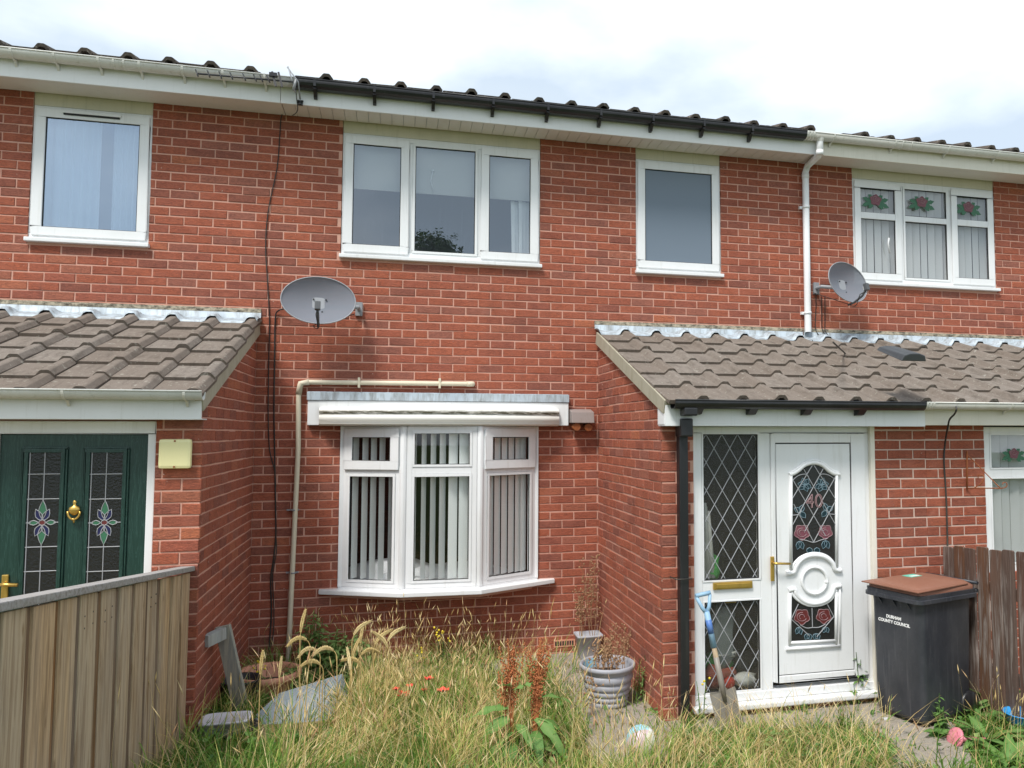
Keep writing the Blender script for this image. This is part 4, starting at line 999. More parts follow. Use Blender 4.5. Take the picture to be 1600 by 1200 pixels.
CL = 'things heaped inside the porch behind the leaded glass'
def clutter(px_, py_, r, mat, label, cat, name, d=.22, seed=1, amp=.35):
    p = at(px_, py_, DY+d); o = MB().blob(p, r, 0, seed, amp, 12).build(name, M[mat]); tag(o, label, cat); return o
clutter(1111, 888, (.07,.06,.10), 'bag_green', 'bright green cloth seen low in the tall leaded side pane', 'cloth', 'green_cloth', .16, 2)
clutter(1120, 1035, (.13,.08,.07), 'bag_green', 'green bag at the left of the heap behind the lower leaded pane', 'bag', 'plastic_bag', .2, 3)
clutter(1160, 1032, (.15,.10,.075), 'bag_black', 'black bag behind the right side of the lower leaded pane', 'bag', 'plastic_bag', .24, 4)
clutter(1122, 1055, (.13,.07,.08), 'bag_red', 'dull red cloth at the foot of the lower leaded pane', 'cloth', 'red_cloth', .15, 5)
clutter(1138, 1066, (.05,.045,.045), 'ball_red', 'bright red ball at the bottom of the lower leaded pane', 'ball', 'red_ball', .10, 6, .05)
clutter(1163, 1062, (.09,.06,.05), 'bag_white', 'crumpled white bag low in the right corner of the leaded pane', 'bag', 'plastic_bag', .12, 7)
clutter(1132, 1022, (.10,.05,.03), 'bag_white', 'crumpled white paper on top of the heap behind leaded glass', 'paper', 'crumpled_paper', .15, 8)
p = at(1141, 936, DY+.16); tag(MB().box(p.x-.045, p.x+.05, p.y, p.y+.06, p.z-.03, p.z+.045).build('yellow_box', M['box_yellow'], bevel=.004), 'small yellow box behind the top of the lower leaded pane', 'box')
b = MB()
for k in range(7): b.tube([(4.275+.018*k, DY+.11+.02*(k % 2), 1.05), (4.27+.014*k, DY+.11+.02*(k % 2), 1.72-.03*k)], [.02, .012], 6)
tag(b.build('net_curtain', M['curtain_white']), 'white net curtain hanging at the left of the leaded side pane', 'curtain')
tag(MB().blob((4.46, DY+.12, .62), (.10, .02, .26), 0, 11, .3).build('clear_plastic_wrap', M['sheet_clear']), 'crumpled clear plastic wrap leaning inside the lower leaded pane', 'plastic wrap')

# right porch window (right house)
rx0 = 6.675; rz1 = 2.165
b = MB(); b.box(rx0, 8.5, DY, DY+.06, rz1-.05, rz1); b.box(rx0, rx0+.065, DY, DY+.06, 1.06, rz1-.05); b.box(rx0, 8.5, DY, DY+.06, 1.0, 1.06); b.box(8.43, 8.5, DY, DY+.06, 1.06, rz1-.05); b.box(7.5, 7.57, DY, DY+.06, 1.06, rz1-.05)
zt_ = at(1590, 739, DY).z; b.box(rx0+.065, 7.5, DY+.002, DY+.058, zt_-.03, zt_+.03)
w5 = PB(b, 'porch_window', M['upvc'], H['right'], bevel=.004); tag(w5, 'porch window with a rose film pane over pale vertical blinds')
PB(MB().box(rx0-.015, rx0-.001, DY-.006, DY+.05, 1.0, 2.16), 'frame_cover_strip', M['upvc_old'], w5, bevel=.003)
for z0, z1 in ((1.06, zt_-.03), (zt_+.03, rz1-.05)):
    b = MB(); frame_bars(b, rx0+.065, 7.5, z0, z1, .014, DY-.003, DY+.02); PB(b, 'glazing_bead', M['upvc'], w5, bevel=.003)
    PB(MB().box(rx0+.079, 7.486, DY+.012, DY+.018, z0+.014, z1-.014), 'pane', M['glass_porch'], w5, fix=False)
PB(MB().box(7.57, 8.43, DY+.012, DY+.018, 1.06, rz1-.05), 'pane', M['glass'], w5, fix=False)
p = at(1584, 710, DY+.008); rose(w5, p.x, p.z, DY+.009, 1.1)
slats(w5, [6.76+.088*i for i in range(19)], DY+.065, 1.0, 2.12, .076, [-.2-.2*math.sin(i*2.3) for i in range(19)], 'blind_grey')
room(H['right'], 6.66, 8.5, .9, 2.25, PY+.14, 1.2, 'room', 'porch_interior')

# ------------------------------------------------------------------ green door (left house)
gx0, gx1, gz0, gz1 = -.168, at(228, 760, DY).x, .21, 2.112
b = MB(); b.box(-.262, .668, DY-.005, DY+.07, 2.115, 2.19); b.box(gx1+.004, .668, DY-.005, DY+.07, .16, 2.115); b.box(-.262, gx0-.004, DY-.005, DY+.07, .16, 2.115); b.box(gx0-.004, gx1+.004, DY, DY+.07, .16, .205)
dfl = PB(b, 'door_frame', M['upvc'], H['left'], bevel=.005)
gdoor = PB(MB().box(gx0, gx1, DY+.02, DY+.06, gz0, gz1), 'front_door', M['door_green'], H['left'], bevel=.003); tag(gdoor, 'dark green wood grained front door with two leaded glass panels')
GD = .02
def atd(x, y, d=0): return at(x, y, DY+GD+d)
for px0, px1 in ((42, 93), (139, 190)):
    a, c = atd(px0, 800).x, atd(px1, 800).x; z1 = atd(px0, 707).z; z0 = 1.02
    PB(MB().box(a, c, DY+GD-.006, DY+GD+.002, z0, z1), 'glass_panel', M['glass_dark'], gdoor)
    b = MB(); frame_bars(b, a-.022, c+.022, z0-.022, z1+.022, .022, DY+GD-.016, DY+GD-.0); frame_bars(b, a-.034, c+.034, z0-.034, z1+.034, .012, DY+GD-.009, DY+GD-.0); PB(b, 'moulding', M['door_green'], gdoor, bevel=.005)
    b = MB(); y = DY+GD-.008; cx = (a+c)/2; fz = atd(px0, 817).z
    b.tube([(a+.008, y, z0), (a+.008, y, z1)], .003, 5, 0, False)
    for zz in [atd(px0, q).z for q in (741, 780, 855, 893)]: b.tube([(a, y, zz), (c, y, zz)], .003, 5, 0, False)
    b.tube([(a, y, fz), (cx-.06, y, fz)], .003, 5, 0, False); b.tube([(cx+.06, y, fz), (c, y, fz)], .003, 5, 0, False)
    b.tube([(cx, y, z0), (cx, y, fz-.13)], .003, 5, 0, False); b.tube([(cx, y, fz+.13), (cx, y, z1)], .003, 5, 0, False)
    PB(b, 'lead_came', M['came'], gdoor)
    def petal(x0, z0_, l, wd, a_):
        o = []
        for u, v in ((0,0),(.2,.62),(.45,1),(.7,.7),(1,0),(.7,-.7),(.45,-1),(.2,-.62)): o.append((x0+u*l*math.cos(a_)-v*wd*math.sin(a_), z0_+u*l*math.sin(a_)+v*wd*math.cos(a_)))
        return o
    b = MB()
    for (l, wd, a_, mt, off) in ((.115,.021,math.pi/2,0,.018),(.115,.021,-math.pi/2,0,.018),(.055,.014,0,0,.02),(.055,.014,math.pi,0,.02),(.075,.018,1.15,1,.012),(.075,.018,2.0,1,.012),(.075,.018,-1.15,1,.012),(.075,.018,-2.0,1,.012)):
        P = petal(cx+off*math.cos(a_), fz+off*math.sin(a_), l, wd, a_); P3 = [(x, y-.0005, z) for x, z in P]
        b.prism(P3, (0, .001, 0), mt); b.tube(P3+[P3[0]], .0026, 5, 3, False)
    P3 = [(cx+.017*math.cos(t*.5236), y-.0015, fz+.017*math.sin(t*.5236)) for t in range(12)]; b.prism(P3, (0, .001, 0), 2); b.tube(P3+[P3[0]], .0026, 5, 3, False)
    PB(b, 'flower_glass', [M['film_green'], M['film_blue'], M['film_red'], M['came']], gdoor)
kc = atd(116, 800, -.02)
b = MB().lathe([(.0,.07),(.008,.066),(.01,.055),(.006,.045),(.012,.036),(.028,.028),(.032,.012),(.024,-.006),(.012,-.018),(.0,-.02)], kc, 14, 0, 1, .5)
b.tube([(kc.x+.033*math.cos(t), kc.y-.006, kc.z+.004+.048*math.sin(t)) for t in [math.pi+math.pi*k/10 for k in range(11)]], .006, 8).lathe([(0,-.05),(.011,-.046),(.011,-.036),(0,-.032)], kc+Vector((0,-.006,-.002)), 10).lathe([(0,-.068),(.006,-.06),(.004,-.05)], kc, 8)
PB(b, 'door_knocker', M['brass'], gdoor)
hx_ = atd(9, 910).x; hz_ = atd(9, 911).z
hd = PB(MB().box(hx_-.018, hx_+.018, DY+GD-.014, DY+GD-.0, hz_-.15, hz_+.05), 'door_handle', M['brass'], gdoor, bevel=.006)
PB(MB().tube([(hx_, DY+GD-.01, hz_), (hx_, DY+GD-.055, hz_), (hx_+.02, DY+GD-.06, hz_), (hx_+.085, DY+GD-.06, hz_-.004)], .011, 8), 'lever', M['brass'], hd)
MAT['brass_bright'] = M['brass']

# ------------------------------------------------------------------ things on the walls
def dish(name, label, c, n, wdt, hgt, side):
    """reflector facing n, on a bracket; side = x offset of the wall foot"""
    c = Vector(c); n = Vector(n).normalized(); rx = Vector((0,0,1)).cross(n).normalized()*-1; ry = n.cross(rx).normalized()
    if ry.z < 0: ry = -ry
    t = thing(name, label, 'satellite dish', (c.x, -.02, c.z))
    t.matrix_world = Matrix.Translation(t.location)
    f = lambda u, v, d: c+rx*u+ry*v+n*d
    b = MB(); nr, na = 8, 40; vs = []
    for s, o in ((0, 0), (1, -.004)):
        for i in range(nr+1):
            q = i/nr
            for j in range(na):
                a = 2*math.pi*j/na; vs.append(f(q*wdt/2*math.cos(a), q*hgt/2*math.sin(a), .075*(q*q-1)+o))
    K = (nr+1)*na; fs = []
    for i in range(nr):
        for j in range(na):
            fs.append((i*na+j, i*na+(j+1) % na, (i+1)*na+(j+1) % na, (i+1)*na+j)); fs.append((K+i*na+j, K+(i+1)*na+j, K+(i+1)*na+(j+1) % na, K+i*na+(j+1) % na))
    b.add(vs, fs, 0, True)
    PB(b, 'reflector', M['dish_mesh'], t, fix=False)
    PB(MB().tube([f(wdt/2*math.cos(2*math.pi*j/na), hgt/2*math.sin(2*math.pi*j/na), .001) for j in range(na+1)], .005, 6, 0, False), 'rim', M['grey_metal'], t)
    b = MB()
    for u, v in ((-.06, .03), (.04, .03), (-.03, -.08), (-.06, -.13)): b.tube([f(u, v, -.068), f(u, v, -.060)], .007, 8)
    PB(b, 'bolt', M['seal_black'], t)
    lnb = f(.01, -hgt*.30, .20); foot = f(0, -hgt/2+.0, -.02)
    PB(MB().tube([f(0, -hgt/2-.012, -.05), f(0, -hgt/2-.012, .02), f(.005, -hgt*.46, .13), lnb-n*.02-ry*.03], .011, 8), 'arm', M['dark_grey_plastic'], t)
    PB(MB().tube([lnb-n*.015, lnb+n*.0], [.018, .022], 10).obox(lnb+ry*.035, lnb-ry*.035, .045, .04, n), 'receiver_head', M['dark_grey_plastic'], t, bevel=.006)
    PB(MB().obox(lnb+ry*.012-n*.026, lnb-ry*.022-n*.026, .03, .004, n), 'head_label', M['sticker_white'], t)
    w0 = Vector((c.x+side, -.002, c.z-.02))
    PB(MB().box(w0.x-.03, w0.x+.03, -.03, -.001, w0.z-.06, w0.z+.06).tube([w0, w0+Vector((0,-.12,0)), f(.0,-.02,-.11)], .019, 10).obox(f(0,.05,-.085), f(0,-.07,-.085), .10, .03, n), 'bracket', M['grey_metal'], t, bevel=.003)
    b = MB(); p = lnb-ry*.05
    b.tube(bez([p, f(.02,-hgt*.42,.12), f(.0,-hgt*.5-.05,.03), f(.02,-hgt*.45,-.08), w0+Vector((-.04,-.03,-.05))]), .004, 5); PB(b, 'lead_wire', M['cable_black'], t)
    return t
dL = dish('satellite_dish', 'large grey satellite dish facing forward above the bay window', at(498, 469, -.30), (.10, -.95, .20), .59, .415, .31)
dR = dish('satellite_dish', 'grey satellite dish turned side on beside the white downpipe', at(1325, 441, -.30), (.33, -.90, .20), .58, .42, -.19)
p = at(1311, 460, -.08)
# white bulkhead light by the green door
a, c = at(249, 686, PY-.03), at(299, 732, PY-.03)
t = thing('wall_light', 'yellowed square wall light beside the green door', 'wall light', ((a.x+c.x)/2, PY, (a.z+c.z)/2)); t.matrix_world = Matrix.Translation(t.location)
PB(MB().box(a.x, c.x, PY-.052, PY-.008, c.z, a.z), 'light_cover', M['bulkhead_yellow'], t, bevel=.018); PB(MB().box(a.x+.006, c.x-.006, PY-.008, PY-.001, c.z+.006, a.z-.006), 'light_base', M['dark_grey_plastic'], t)
b = MB()
for z in (a.z-.012, c.z+.012): b.tube([((a.x+c.x)/2, PY-.050, z), ((a.x+c.x)/2, PY-.0545, z)], .006, 8)
PB(b, 'cover_screw', M['rust'], t)
# hooded lamp right of the bay
a, c = at(892, 642, -.10), at(927, 661, -.10)
t = thing('outdoor_lamp', 'small brown hooded lamp with rusty orange underside right of the bay', 'outdoor lamp', ((a.x+c.x)/2, 0, c.z)); t.matrix_world = Matrix.Translation(t.location)
PB(MB().prism([(a.x, -.001, a.z+.02), (a.x, -.13, a.z-.01), (a.x, -.15, c.z), (a.x, -.001, c.z)], (c.x-a.x, 0, 0)), 'hood', M['lamp_hood'], t, bevel=.006)
PB(MB().tube([(a.x+.05, -.02, c.z-.03), (a.x+.05, -.13, c.z-.035)], .036, 12).tube([(c.x-.05, -.02, c.z-.035), (c.x-.05, -.12, c.z-.04)], .034, 12), 'lamp_glass', M['rust'], t)
# waste pipe on the middle house
wr = .021; b = MB().tube([at(737, 600, -.035), at(478, 597, -.035), at(468.5, 601, -.035), at(466.5, 612, -.035), at(466, 700, -.035), at(449, 1055, -.035)], wr, 12)
wp = PB(b, 'waste_pipe', M['pipe_cream'], H['mid'], fix=False)
PB(MB().tube([at(483, 597, -.035), at(470, 599, -.035), at(466.5, 616, -.035)], wr*1.25, 12), 'pipe_elbow', M['pipe_cream'], wp)
PB(MB().tube([at(729, 600, -.035), at(738.5, 600, -.035), at(738.5, 600, .02)], wr*1.15, 12), 'pipe_elbow', M['pipe_cream'], wp)
for q in ((561, 598), (687, 599)): p = at(*q, -.035); PB(MB().box(p.x-.01, p.x+.01, -.06, -.001, p.z-.045, p.z+.045), 'pipe_clip', M['pipe_cream'], wp, bevel=.004)
for q in ((459, 797), (458, 895)): p = at(*q, -.035); PB(MB().tube([(p.x, -.035, p.z-.006), (p.x, -.035, p.z+.006)], wr*1.2, 12).box(p.x-.06, p.x+.04, -.02, -.001, p.z-.006, p.z+.006), 'pipe_clip', M['grey_metal'], wp)
# air brick
p = at(882, 1005, -.004); b = MB().box(p.x-.1, p.x+.1, -.006, .02, p.z-.032, p.z+.032)
ab = PB(b, 'air_brick', M['terracotta'], H['mid']); b = MB()
for k in range(8): b.box(p.x-.088+k*.0225, p.x-.074+k*.0225, -.0075, -.005, p.z-.02, p.z+.02)
PB(b, 'air_hole', M['seal_black'], ab)
# cables
def cable(pix, Y, r, label, name='cable', mat='cable_black'):
    P = [at(x, y, Y) if len(q) == 0 else at(x, y, q[0]) for x, y, *q in pix]
    return tag(MB().tube(bez(P), r, 6).build(name, M[mat], fix=False), label, 'cable')
cable([(458,180,-.02),(441,178,-.012),(437,215),(433,262),(419,330),(415,385),(418,440),(421,500),(420,560),(419,640),(421,700),(429,735),(431,760)], -.008, .0045, 'thin black cable running from the eaves down the left of the dish')
cable([(447,482,-.06),(434,486,-.02),(430,500),(429,560),(428,640),(429,700),(430,760),(431,830),(428,870),(423,905),(424,960),(420,1015)], -.009, .006, 'black cable looping from the large dish down to the soil')
cable([(431,835),(432,862),(426,900),(428,950),(427,990),(421,1018)], -.016, .0045, 'short black cable beside the longer dish cable near the ground')
cable([(1275,460,-.04),(1275,480),(1274,512,-.01),(1280,525,-.03)], -.01, .0045, 'left one of three black cables dropping beside the white downpipe')
cable([(1284,463,-.04),(1284,500),(1286,518,-.03),(1300,532,-.18)], -.01, .0045, 'middle one of three black cables dropping beside the white downpipe')
cable([(1289,463,-.04),(1289,500),(1290,518,-.03),(1302,531,-.18),(1312,535,-.2)], -.01, .0045, 'right one of three black cables dropping beside the white downpipe')
def on_roof(x, y, hh=.108):      # point on the porch tiles seen at this pixel
    lo, hi = -2.05, .0
    for _ in range(40):
        mm = (lo+hi)/2; p = at(x, y, mm)
        if p.z > slope_z(mm)+hh: hi = mm
        else: lo = mm
    return at(x, y, (lo+hi)/2)
P = [on_roof(*q, .168) for q in ((1302,535),(1330,560),(1362,583),(1395,605),(1420,622),(1462,632),(1488,630))]+[at(1494,636,-2.07), at(1492,646,-2.10), at(1484,655,-2.03), at(1481,667,-1.985), at(1477,690,PY-.012), at(1475,720,PY-.010), at(1478,770,PY-.010), at(1480,830,PY-.010), at(1481,900,PY-.010)]
tag(MB().tube(bez(P), .007, 6).build('cable', M['cable_black'], fix=False), 'black cable crossing the porch tiles and hanging down the brick front', 'cable')
# aerial on the eaves at the party line
p0, p1 = at(308, 115, -.48), at(458, 128, -.48)
t = thing('tv_aerial', 'black many toothed television aerial lying along the eaves', 'aerial', tuple(p1)); t.matrix_world = Matrix.Translation(t.location)
PB(MB().tube([p0, p1], .007, 6), 'boom', M['black_plastic'], t)
for q, h in ((308,10),(326,11),(344,11),(361,11),(381,12),(398,11),(408,10),(419,10)):
    k = (q-308)/150; p = p0+(p1-p0)*k; PB(MB().tube([p+Vector((-.02,.03,.045)), p+Vector((.012,-.02,-.03))], .0055, 5), 'element', M['black_plastic'], t)
for q in (428, 438):
    k = (q-308)/150; p = p0+(p1-p0)*k; PB(MB().obox(p+Vector((-.02,.01,.075)), p+Vector((.015,-.01,-.055)), .016, .01, (0,1,0)), 'reflector_bar', M['black_plastic'], t)
p = at(427, 116, -.48); PB(MB().box(p.x-.03, p.x+.03, p.y-.015, p.y+.02, p.z-.02, p.z+.01), 'balun', M['black_plastic'], t)
PB(MB().tube([at(450, 104, -.45), at(456, 124, -.47), at(462, 145, -.42)], .006, 6).tube([at(449, 105, -.44), at(466, 128, -.47), at(469, 155, -.345)], .0065, 6).tube([at(463, 124, -.46), at(458, 142, -.44)], .012, 6), 'mast_bracket', M['grey_metal'], t)
p = at(469, 160, -.34); b = MB()
for k in range(3):
    a_ = k*2.09+.5; b.lathe([(.0,.0),(.012,.004),(.012,-.006),(.0,-.008)], p+Vector((.018*math.cos(a_), -.01, .018*math.sin(a_))), 8)
b.box(p.x-.02, p.x+.02, p.y, p.y+.02, p.z-.02, p.z+.02); PB(b, 'clamp', M['black_plastic'], t)
PB(MB().tube(bez([at(461,125,-.46), at(463,150,-.40), at(465,172,-.33), at(458,180,-.20)]), .004, 5), 'lead_wire', M['cable_black'], t)
# hanging basket bracket
yb = PY-.01; t = thing('hanging_basket_bracket', 'thin rusty scrolled hanging basket bracket between cable and porch window', 'bracket', tuple(at(1511, 765, yb))); t.matrix_world = Matrix.Translation(t.location)
q = at(1511, 705, yb); q2 = at(1511, 765, yb); tip = Vector((q2.x+.10, PY-.27, q2.z+.0)); tip = at(1566, 763, PY-.20)
PB(MB().tube([q, q2], .006, 6), 'back_bar', M['rust'], t)
PB(MB().tube([q2+Vector((0,0,.012)), tip], .005, 6).tube(bez([tip, tip+Vector((.03,-.01,.012)), tip+Vector((.03,-.012,.04)), tip+Vector((.005,-.01,.045)), tip+Vector((-.005,-.01,.03))]), .004, 5), 'arm', M['rust'], t)
dv = tip-q2
PB(MB().tube(bez([q+Vector((0,-.0,-.03)), q+dv*.25+Vector((0,0,-.10)), q+dv*.55+Vector((0,0,-.19)), q2+dv*.95]), .004, 5).tube(bez([q2+dv*.2+Vector((0,0,.01)), q2+dv*.42+Vector((0,0,.045)), q2+dv*.5+Vector((0,0,.10)), q2+dv*.35+Vector((0,0,.11)), q2+dv*.33+Vector((0,0,.08))]), .004, 5), 'scroll', M['rust'], t)
# roof vent, clip, moss, droppings
v0 = on_roof(1400, 556); b = MB(); ca, sa = math.cos(PP), math.sin(PP)
T = Matrix.Translation(v0+Vector((-.09, 0, .012))) @ Matrix.Rotation(PP, 4, 'X')
prof = [(0,.0),(.02,.045),(.07,.06),(.14,.06),(.19,.045),(.21,0)]
vs = [T @ Vector((x, y, z*(1 if y < 0 else .6))) for y in (-.20, .12) for x, z in prof]; n = len(prof)
b.add(vs, [(i, i+1, n+i+1, n+i) for i in range(n-1)]+[tuple(range(n)), tuple(range(n, 2*n))[::-1], (0, n, 2*n-1, n-1)])
PB(b, 'roof_vent', M['vent_plastic'], prR, bevel=.008)
tag(MB().tube([on_roof(1304,607)+Vector((0,0,.01)), on_roof(1312,615)+Vector((0,0,.02)), on_roof(1322,617)+Vector((0,0,.015))], .008, 6).tube([on_roof(1321,612)+Vector((0,0,.015)), on_roof(1329,620)+Vector((0,0,.015))], .011, 6).tube([on_roof(1326,611)+Vector((0,0,.02)), on_roof(1322,621)+Vector((0,0,.012))], .007, 6).build('plastic_clip', M['dropping']), 'small white plastic clip lying on the brown porch tiles', 'clip')
def crumbs(roof, pts, mat, name, flat=.4, s0=.02, s1=.05):
    b = MB()
    for i, (x, y) in enumerate(pts):
        p = on_roof(x, y); s = rng.uniform(s0, s1)*.75; b.blob(p+Vector((0,0,.003)), (s*1.3, s, s*flat), 0, i, .5, 8)
    o = PB(b, name, M[mat], roof); o['kind'] = 'stuff'
crumbs(prL, [(213,606),(206,607),(222,606)], 'moss', 'moss', .6, .03, .05)
crumbs(prM, [(1042,613),(1050,605),(1036,610),(1130,595),(1140,597),(1098,563),(1190,562),(1150,608),(1262,600),(1268,605),(1135,622),(1360,625)], 'moss', 'moss', .5)
crumbs(prR, [(1425,617),(1418,612),(1540,602),(1548,604),(1500,625),(1585,622),(1430,620)], 'moss', 'moss', .6, .03, .06)
crumbs(prL, [(54,516),(72,516),(35,537),(108,533),(125,532),(98,557),(230,560),(305,572)], 'dropping', 'bird_dropping', .08, .008, .02)
crumbs(prM, [(1046,575),(1040,577),(1055,572),(1178,568),(1200,597),(1330,602),(1249,620),(1283,627),(1125,547)], 'dropping', 'bird_dropping', .1, .01, .03)
crumbs(prR, [(1395,588),(1380,555),(1520,568),(1562,572),(1587,637)], 'dropping', 'bird_dropping', .1, .012, .03)

# ------------------------------------------------------------------ wheelie bin
BX, BYc, BTH = 5.80, -2.16, .27; BG = ground(5.8, -2.2)+.018
t = thing('wheelie_bin', 'black wheelie bin with brown lid beside the white front door', 'wheelie bin', (BX, BYc, BG), BTH)
W0, W1, D0, D1, BH = .40, .49, .50, .65, .90
def bl(x, y, z): return (x, y, z)
b = MB(); vs = []; cr = .045
def rrect(hx, hy, r, z, n=4):
    o = []
    for cx, cy, a0 in ((hx-r,hy-r,0),(-hx+r,hy-r,90),(-hx+r,-hy+r,180),(hx-r,-hy+r,270)):
        for k in range(n+1):
            a = R(a0+90*k/n); o.append((cx+r*math.cos(a), cy+r*math.sin(a), z))
    return o
rings = [(D0/2, W0/2, .04, .03), (D0/2+.008, W0/2+.006, .045, .06), (D1/2-.05, W1/2-.03, .05, BH-.10), (D1/2-.045, W1/2-.028, .05, BH-.055)]
rr = [rrect(*q) for q in rings]; n = len(rr[0])
for q in rr: vs += q
b.add(vs, [(i*n+j, i*n+(j+1) % n, (i+1)*n+(j+1) % n, (i+1)*n+j) for i in range(len(rr)-1) for j in range(n)], 0, True); b.add(rr[0], [tuple(range(n))[::-1]])
b.build('bin_body', M['bin_body'], t)
b = MB(); rr = [rrect(*q) for q in ((D1/2-.05, W1/2-.035, .05, BH-.06), (D1/2, W1/2, .05, BH-.055), (D1/2, W1/2, .05, BH-.03), (D1/2-.01, W1/2-.01, .045, BH-.028), (D1/2-.008, W1/2-.008, .045, BH), (D1/2-.04, W1/2-.04, .045, BH))]; vs = []
for q in rr: vs += q
b.add(vs, [(i*n+j, i*n+(j+1) % n, (i+1)*n+(j+1) % n, (i+1)*n+j) for i in range(len(rr)-1) for j in range(n)], 0, False)
b.build('bin_rim', M['bin_body'], t)
b = MB(); rr = [rrect(*q) for q in ((D1/2-.02, W1/2-.018, .045, BH+.001), (D1/2-.022, W1/2-.02, .045, BH+.025), (D1/2-.05, W1/2-.06, .05, BH+.05), (D1/2-.12, W1/2-.11, .06, BH+.066), (.02, .02, .015, BH+.072))]; vs = []
for q in rr: vs += q
b.add(vs, [(i*n+j, i*n+(j+1) % n, (i+1)*n+(j+1) % n, (i+1)*n+j) for i in range(len(rr)-1) for j in range(n)], 0, True); b.add(rr[-1], [tuple(range(n))])
lid = b.build('bin_lid', M['bin_lid'], t)
b = MB()   # two ridges and the front lip
for s in (-1, 1):
    b.add([(-D1/2-.012, s*(W1/2-.14), BH+.036), (-D1/2-.012, s*(W1/2-.0), BH+.036), (D1/2-.1, s*(W1/2-.02), BH+.045), (D1/2-.1, s*(W1/2-.10), BH+.062), (-D1/2-.012, s*(W1/2-.14), BH+.026), (-D1/2-.012, s*(W1/2-.0), BH+.026), (D1/2-.1, s*(W1/2-.02), BH+.032), (D1/2-.1, s*(W1/2-.10), BH+.05)], [(0,1,2,3),(7,6,5,4),(0,4,5,1),(1,5,6,2),(2,6,7,3),(3,7,4,0)])
b.box(-D1/2-.012, -D1/2+.05, -W1/2+.05, W1/2-.05, BH+.026, BH+.037); b.build('lid_ridge', M['bin_lid'], lid, bevel=.006)
MB().box(-.07, .05, .02, .10, BH+.0695, BH+.0725).build('sticker', M['sticker_green'], lid); MB().box(-.05, .04, .035, .06, BH+.0727, BH+.0735).build('sticker_text_strip', M['sticker_white'], lid)
MB().tube([(D1/2+.045, -W1/2+.05, BH-.03), (D1/2+.045, W1/2-.05, BH-.03)], .014, 10).box(D1/2-.02, D1/2+.05, -W1/2+.06, -W1/2+.09, BH-.045, BH-.015).box(D1/2-.02, D1/2+.05, W1/2-.09, W1/2-.06, BH-.045, BH-.015).tube([(D1/2+.02, -W1/2+.03, BH+.03), (D1/2+.02, W1/2-.03, BH+.03)], .012, 10).build('bin_handle', M['bin_body'], t)
for s in (-1, 1):
    wl = MB().lathe([(0,-.025),(.085,-.025),(.095,-.015),(.095,.015),(.085,.025),(0,.025)], (0,0,0), 20).build('wheel', M['black_plastic'], t); wl.rotation_euler = (R(90), 0, 0); wl.location = (D0/2-.03, s*(W0/2-.0), .095)
b = MB()
for x in (-.10, .02): b.prism([(x-.015, -W1/2+.032, BH-.06), (x+.015, -W1/2+.032, BH-.06), (x, -W1/2+.034, BH-.13)], (0, .012, 0))
for y in (-.12, .0, .12): b.prism([(-D1/2+.052, y-.012, BH-.06), (-D1/2+.02, y, BH-.06), (-D1/2+.052, y+.012, BH-.06)], (0, 0, .003)); b.prism([(-D1/2+.054, y-.014, BH-.12), (-D1/2+.054, y+.014, BH-.058), (-D1/2+.016, y, BH-.058)], (0, .006, 0))
b.build('rim_gusset', M['bin_body'], t)
for k, (s, y, z, sz) in enumerate((('DURHAM', .02, .70, .030), ('COUNTY COUNCIL', .02, .666, .030))):
    cu = bpy.data.curves.new('lettering', 'FONT'); cu.body = s; cu.size = sz; cu.align_x = 'CENTER'; cu.extrude = .0008; cu.offset = .0012; cu.resolution_u = 3; cu.materials.append(M['letter_white'])
    o = textmesh('lettering', cu); o.parent = t
    fx = -(D0/2+.008)-(z-.06)/(BH-.16)*((D1/2-.05)-(D0/2+.008))
    o.location = (fx-.003, .015, z); o.rotation_euler = (R(90), 0, R(-90)); o.rotation_euler = (R(90)-.03, 0, R(-90))

# ------------------------------------------------------------------ spade
sp0 = atG(1142, 1142); top = at(1097, 925, PY-.13)
t = thing('garden_spade', 'garden spade with light blue handle leaning on the white door frame', 'spade', tuple(sp0)); t.matrix_world = Matrix.Translation(t.location)
ax = (top-sp0).normalized(); sx = Vector((1, -.12, 0)); sx = (sx-ax*sx.dot(ax)).normalized(); nn_ = sx.cross(ax)
S = lambda u, v, d=0: sp0+sx*u+ax*v+nn_*d
Lh = (top-sp0).length
b = MB(); prf = [(-.088,.02,.0),(-.094,.265,.0),(-.088,.28,.004),(-.03,.272,.01),(-.02,.30,.014),(.02,.30,.014),(.03,.272,.01),(.088,.28,.004),(.094,.265,0),(.086,.02,0),(.05,-.012,-.004),(-.05,-.012,-.004)]
b.prism([S(*q) for q in prf], nn_*.004); PB(b, 'blade', M['spade_steel'], t)
PB(MB().tube([S(0,.20,.012), S(0,.33,.012), S(0,.50,.012)], [.014,.021,.019], 10), 'socket', M['spade_steel'], t)
PB(MB().tube([S(0,.33,.014), S(0,Lh*.60,.012)], .0175, 10), 'shaft', M['spade_wood'], t)
PB(MB().tube([S(0,Lh*.60,.012), S(0,Lh*.86,.012)], .021, 10), 'sleeve', M['spade_blue'], t)
PB(MB().tube([S(0,Lh*.70,.012), S(0,Lh*.80,.012)], .0216, 10), 'sleeve_label', M['spade_label'], t)
PB(MB().tube([S(0,Lh*.845,.012), S(-.025,Lh*.89,.012), S(-.05,Lh*.975,.012)], [.016,.014,.012], 8).tube([S(0,Lh*.845,.012), S(.025,Lh*.89,.012), S(.05,Lh*.975,.012)], [.016,.014,.012], 8).tube([S(-.055,Lh*.985,.012), S(.055,Lh*.985,.012)], .015, 10), 'd_grip', M['spade_blue'], t)

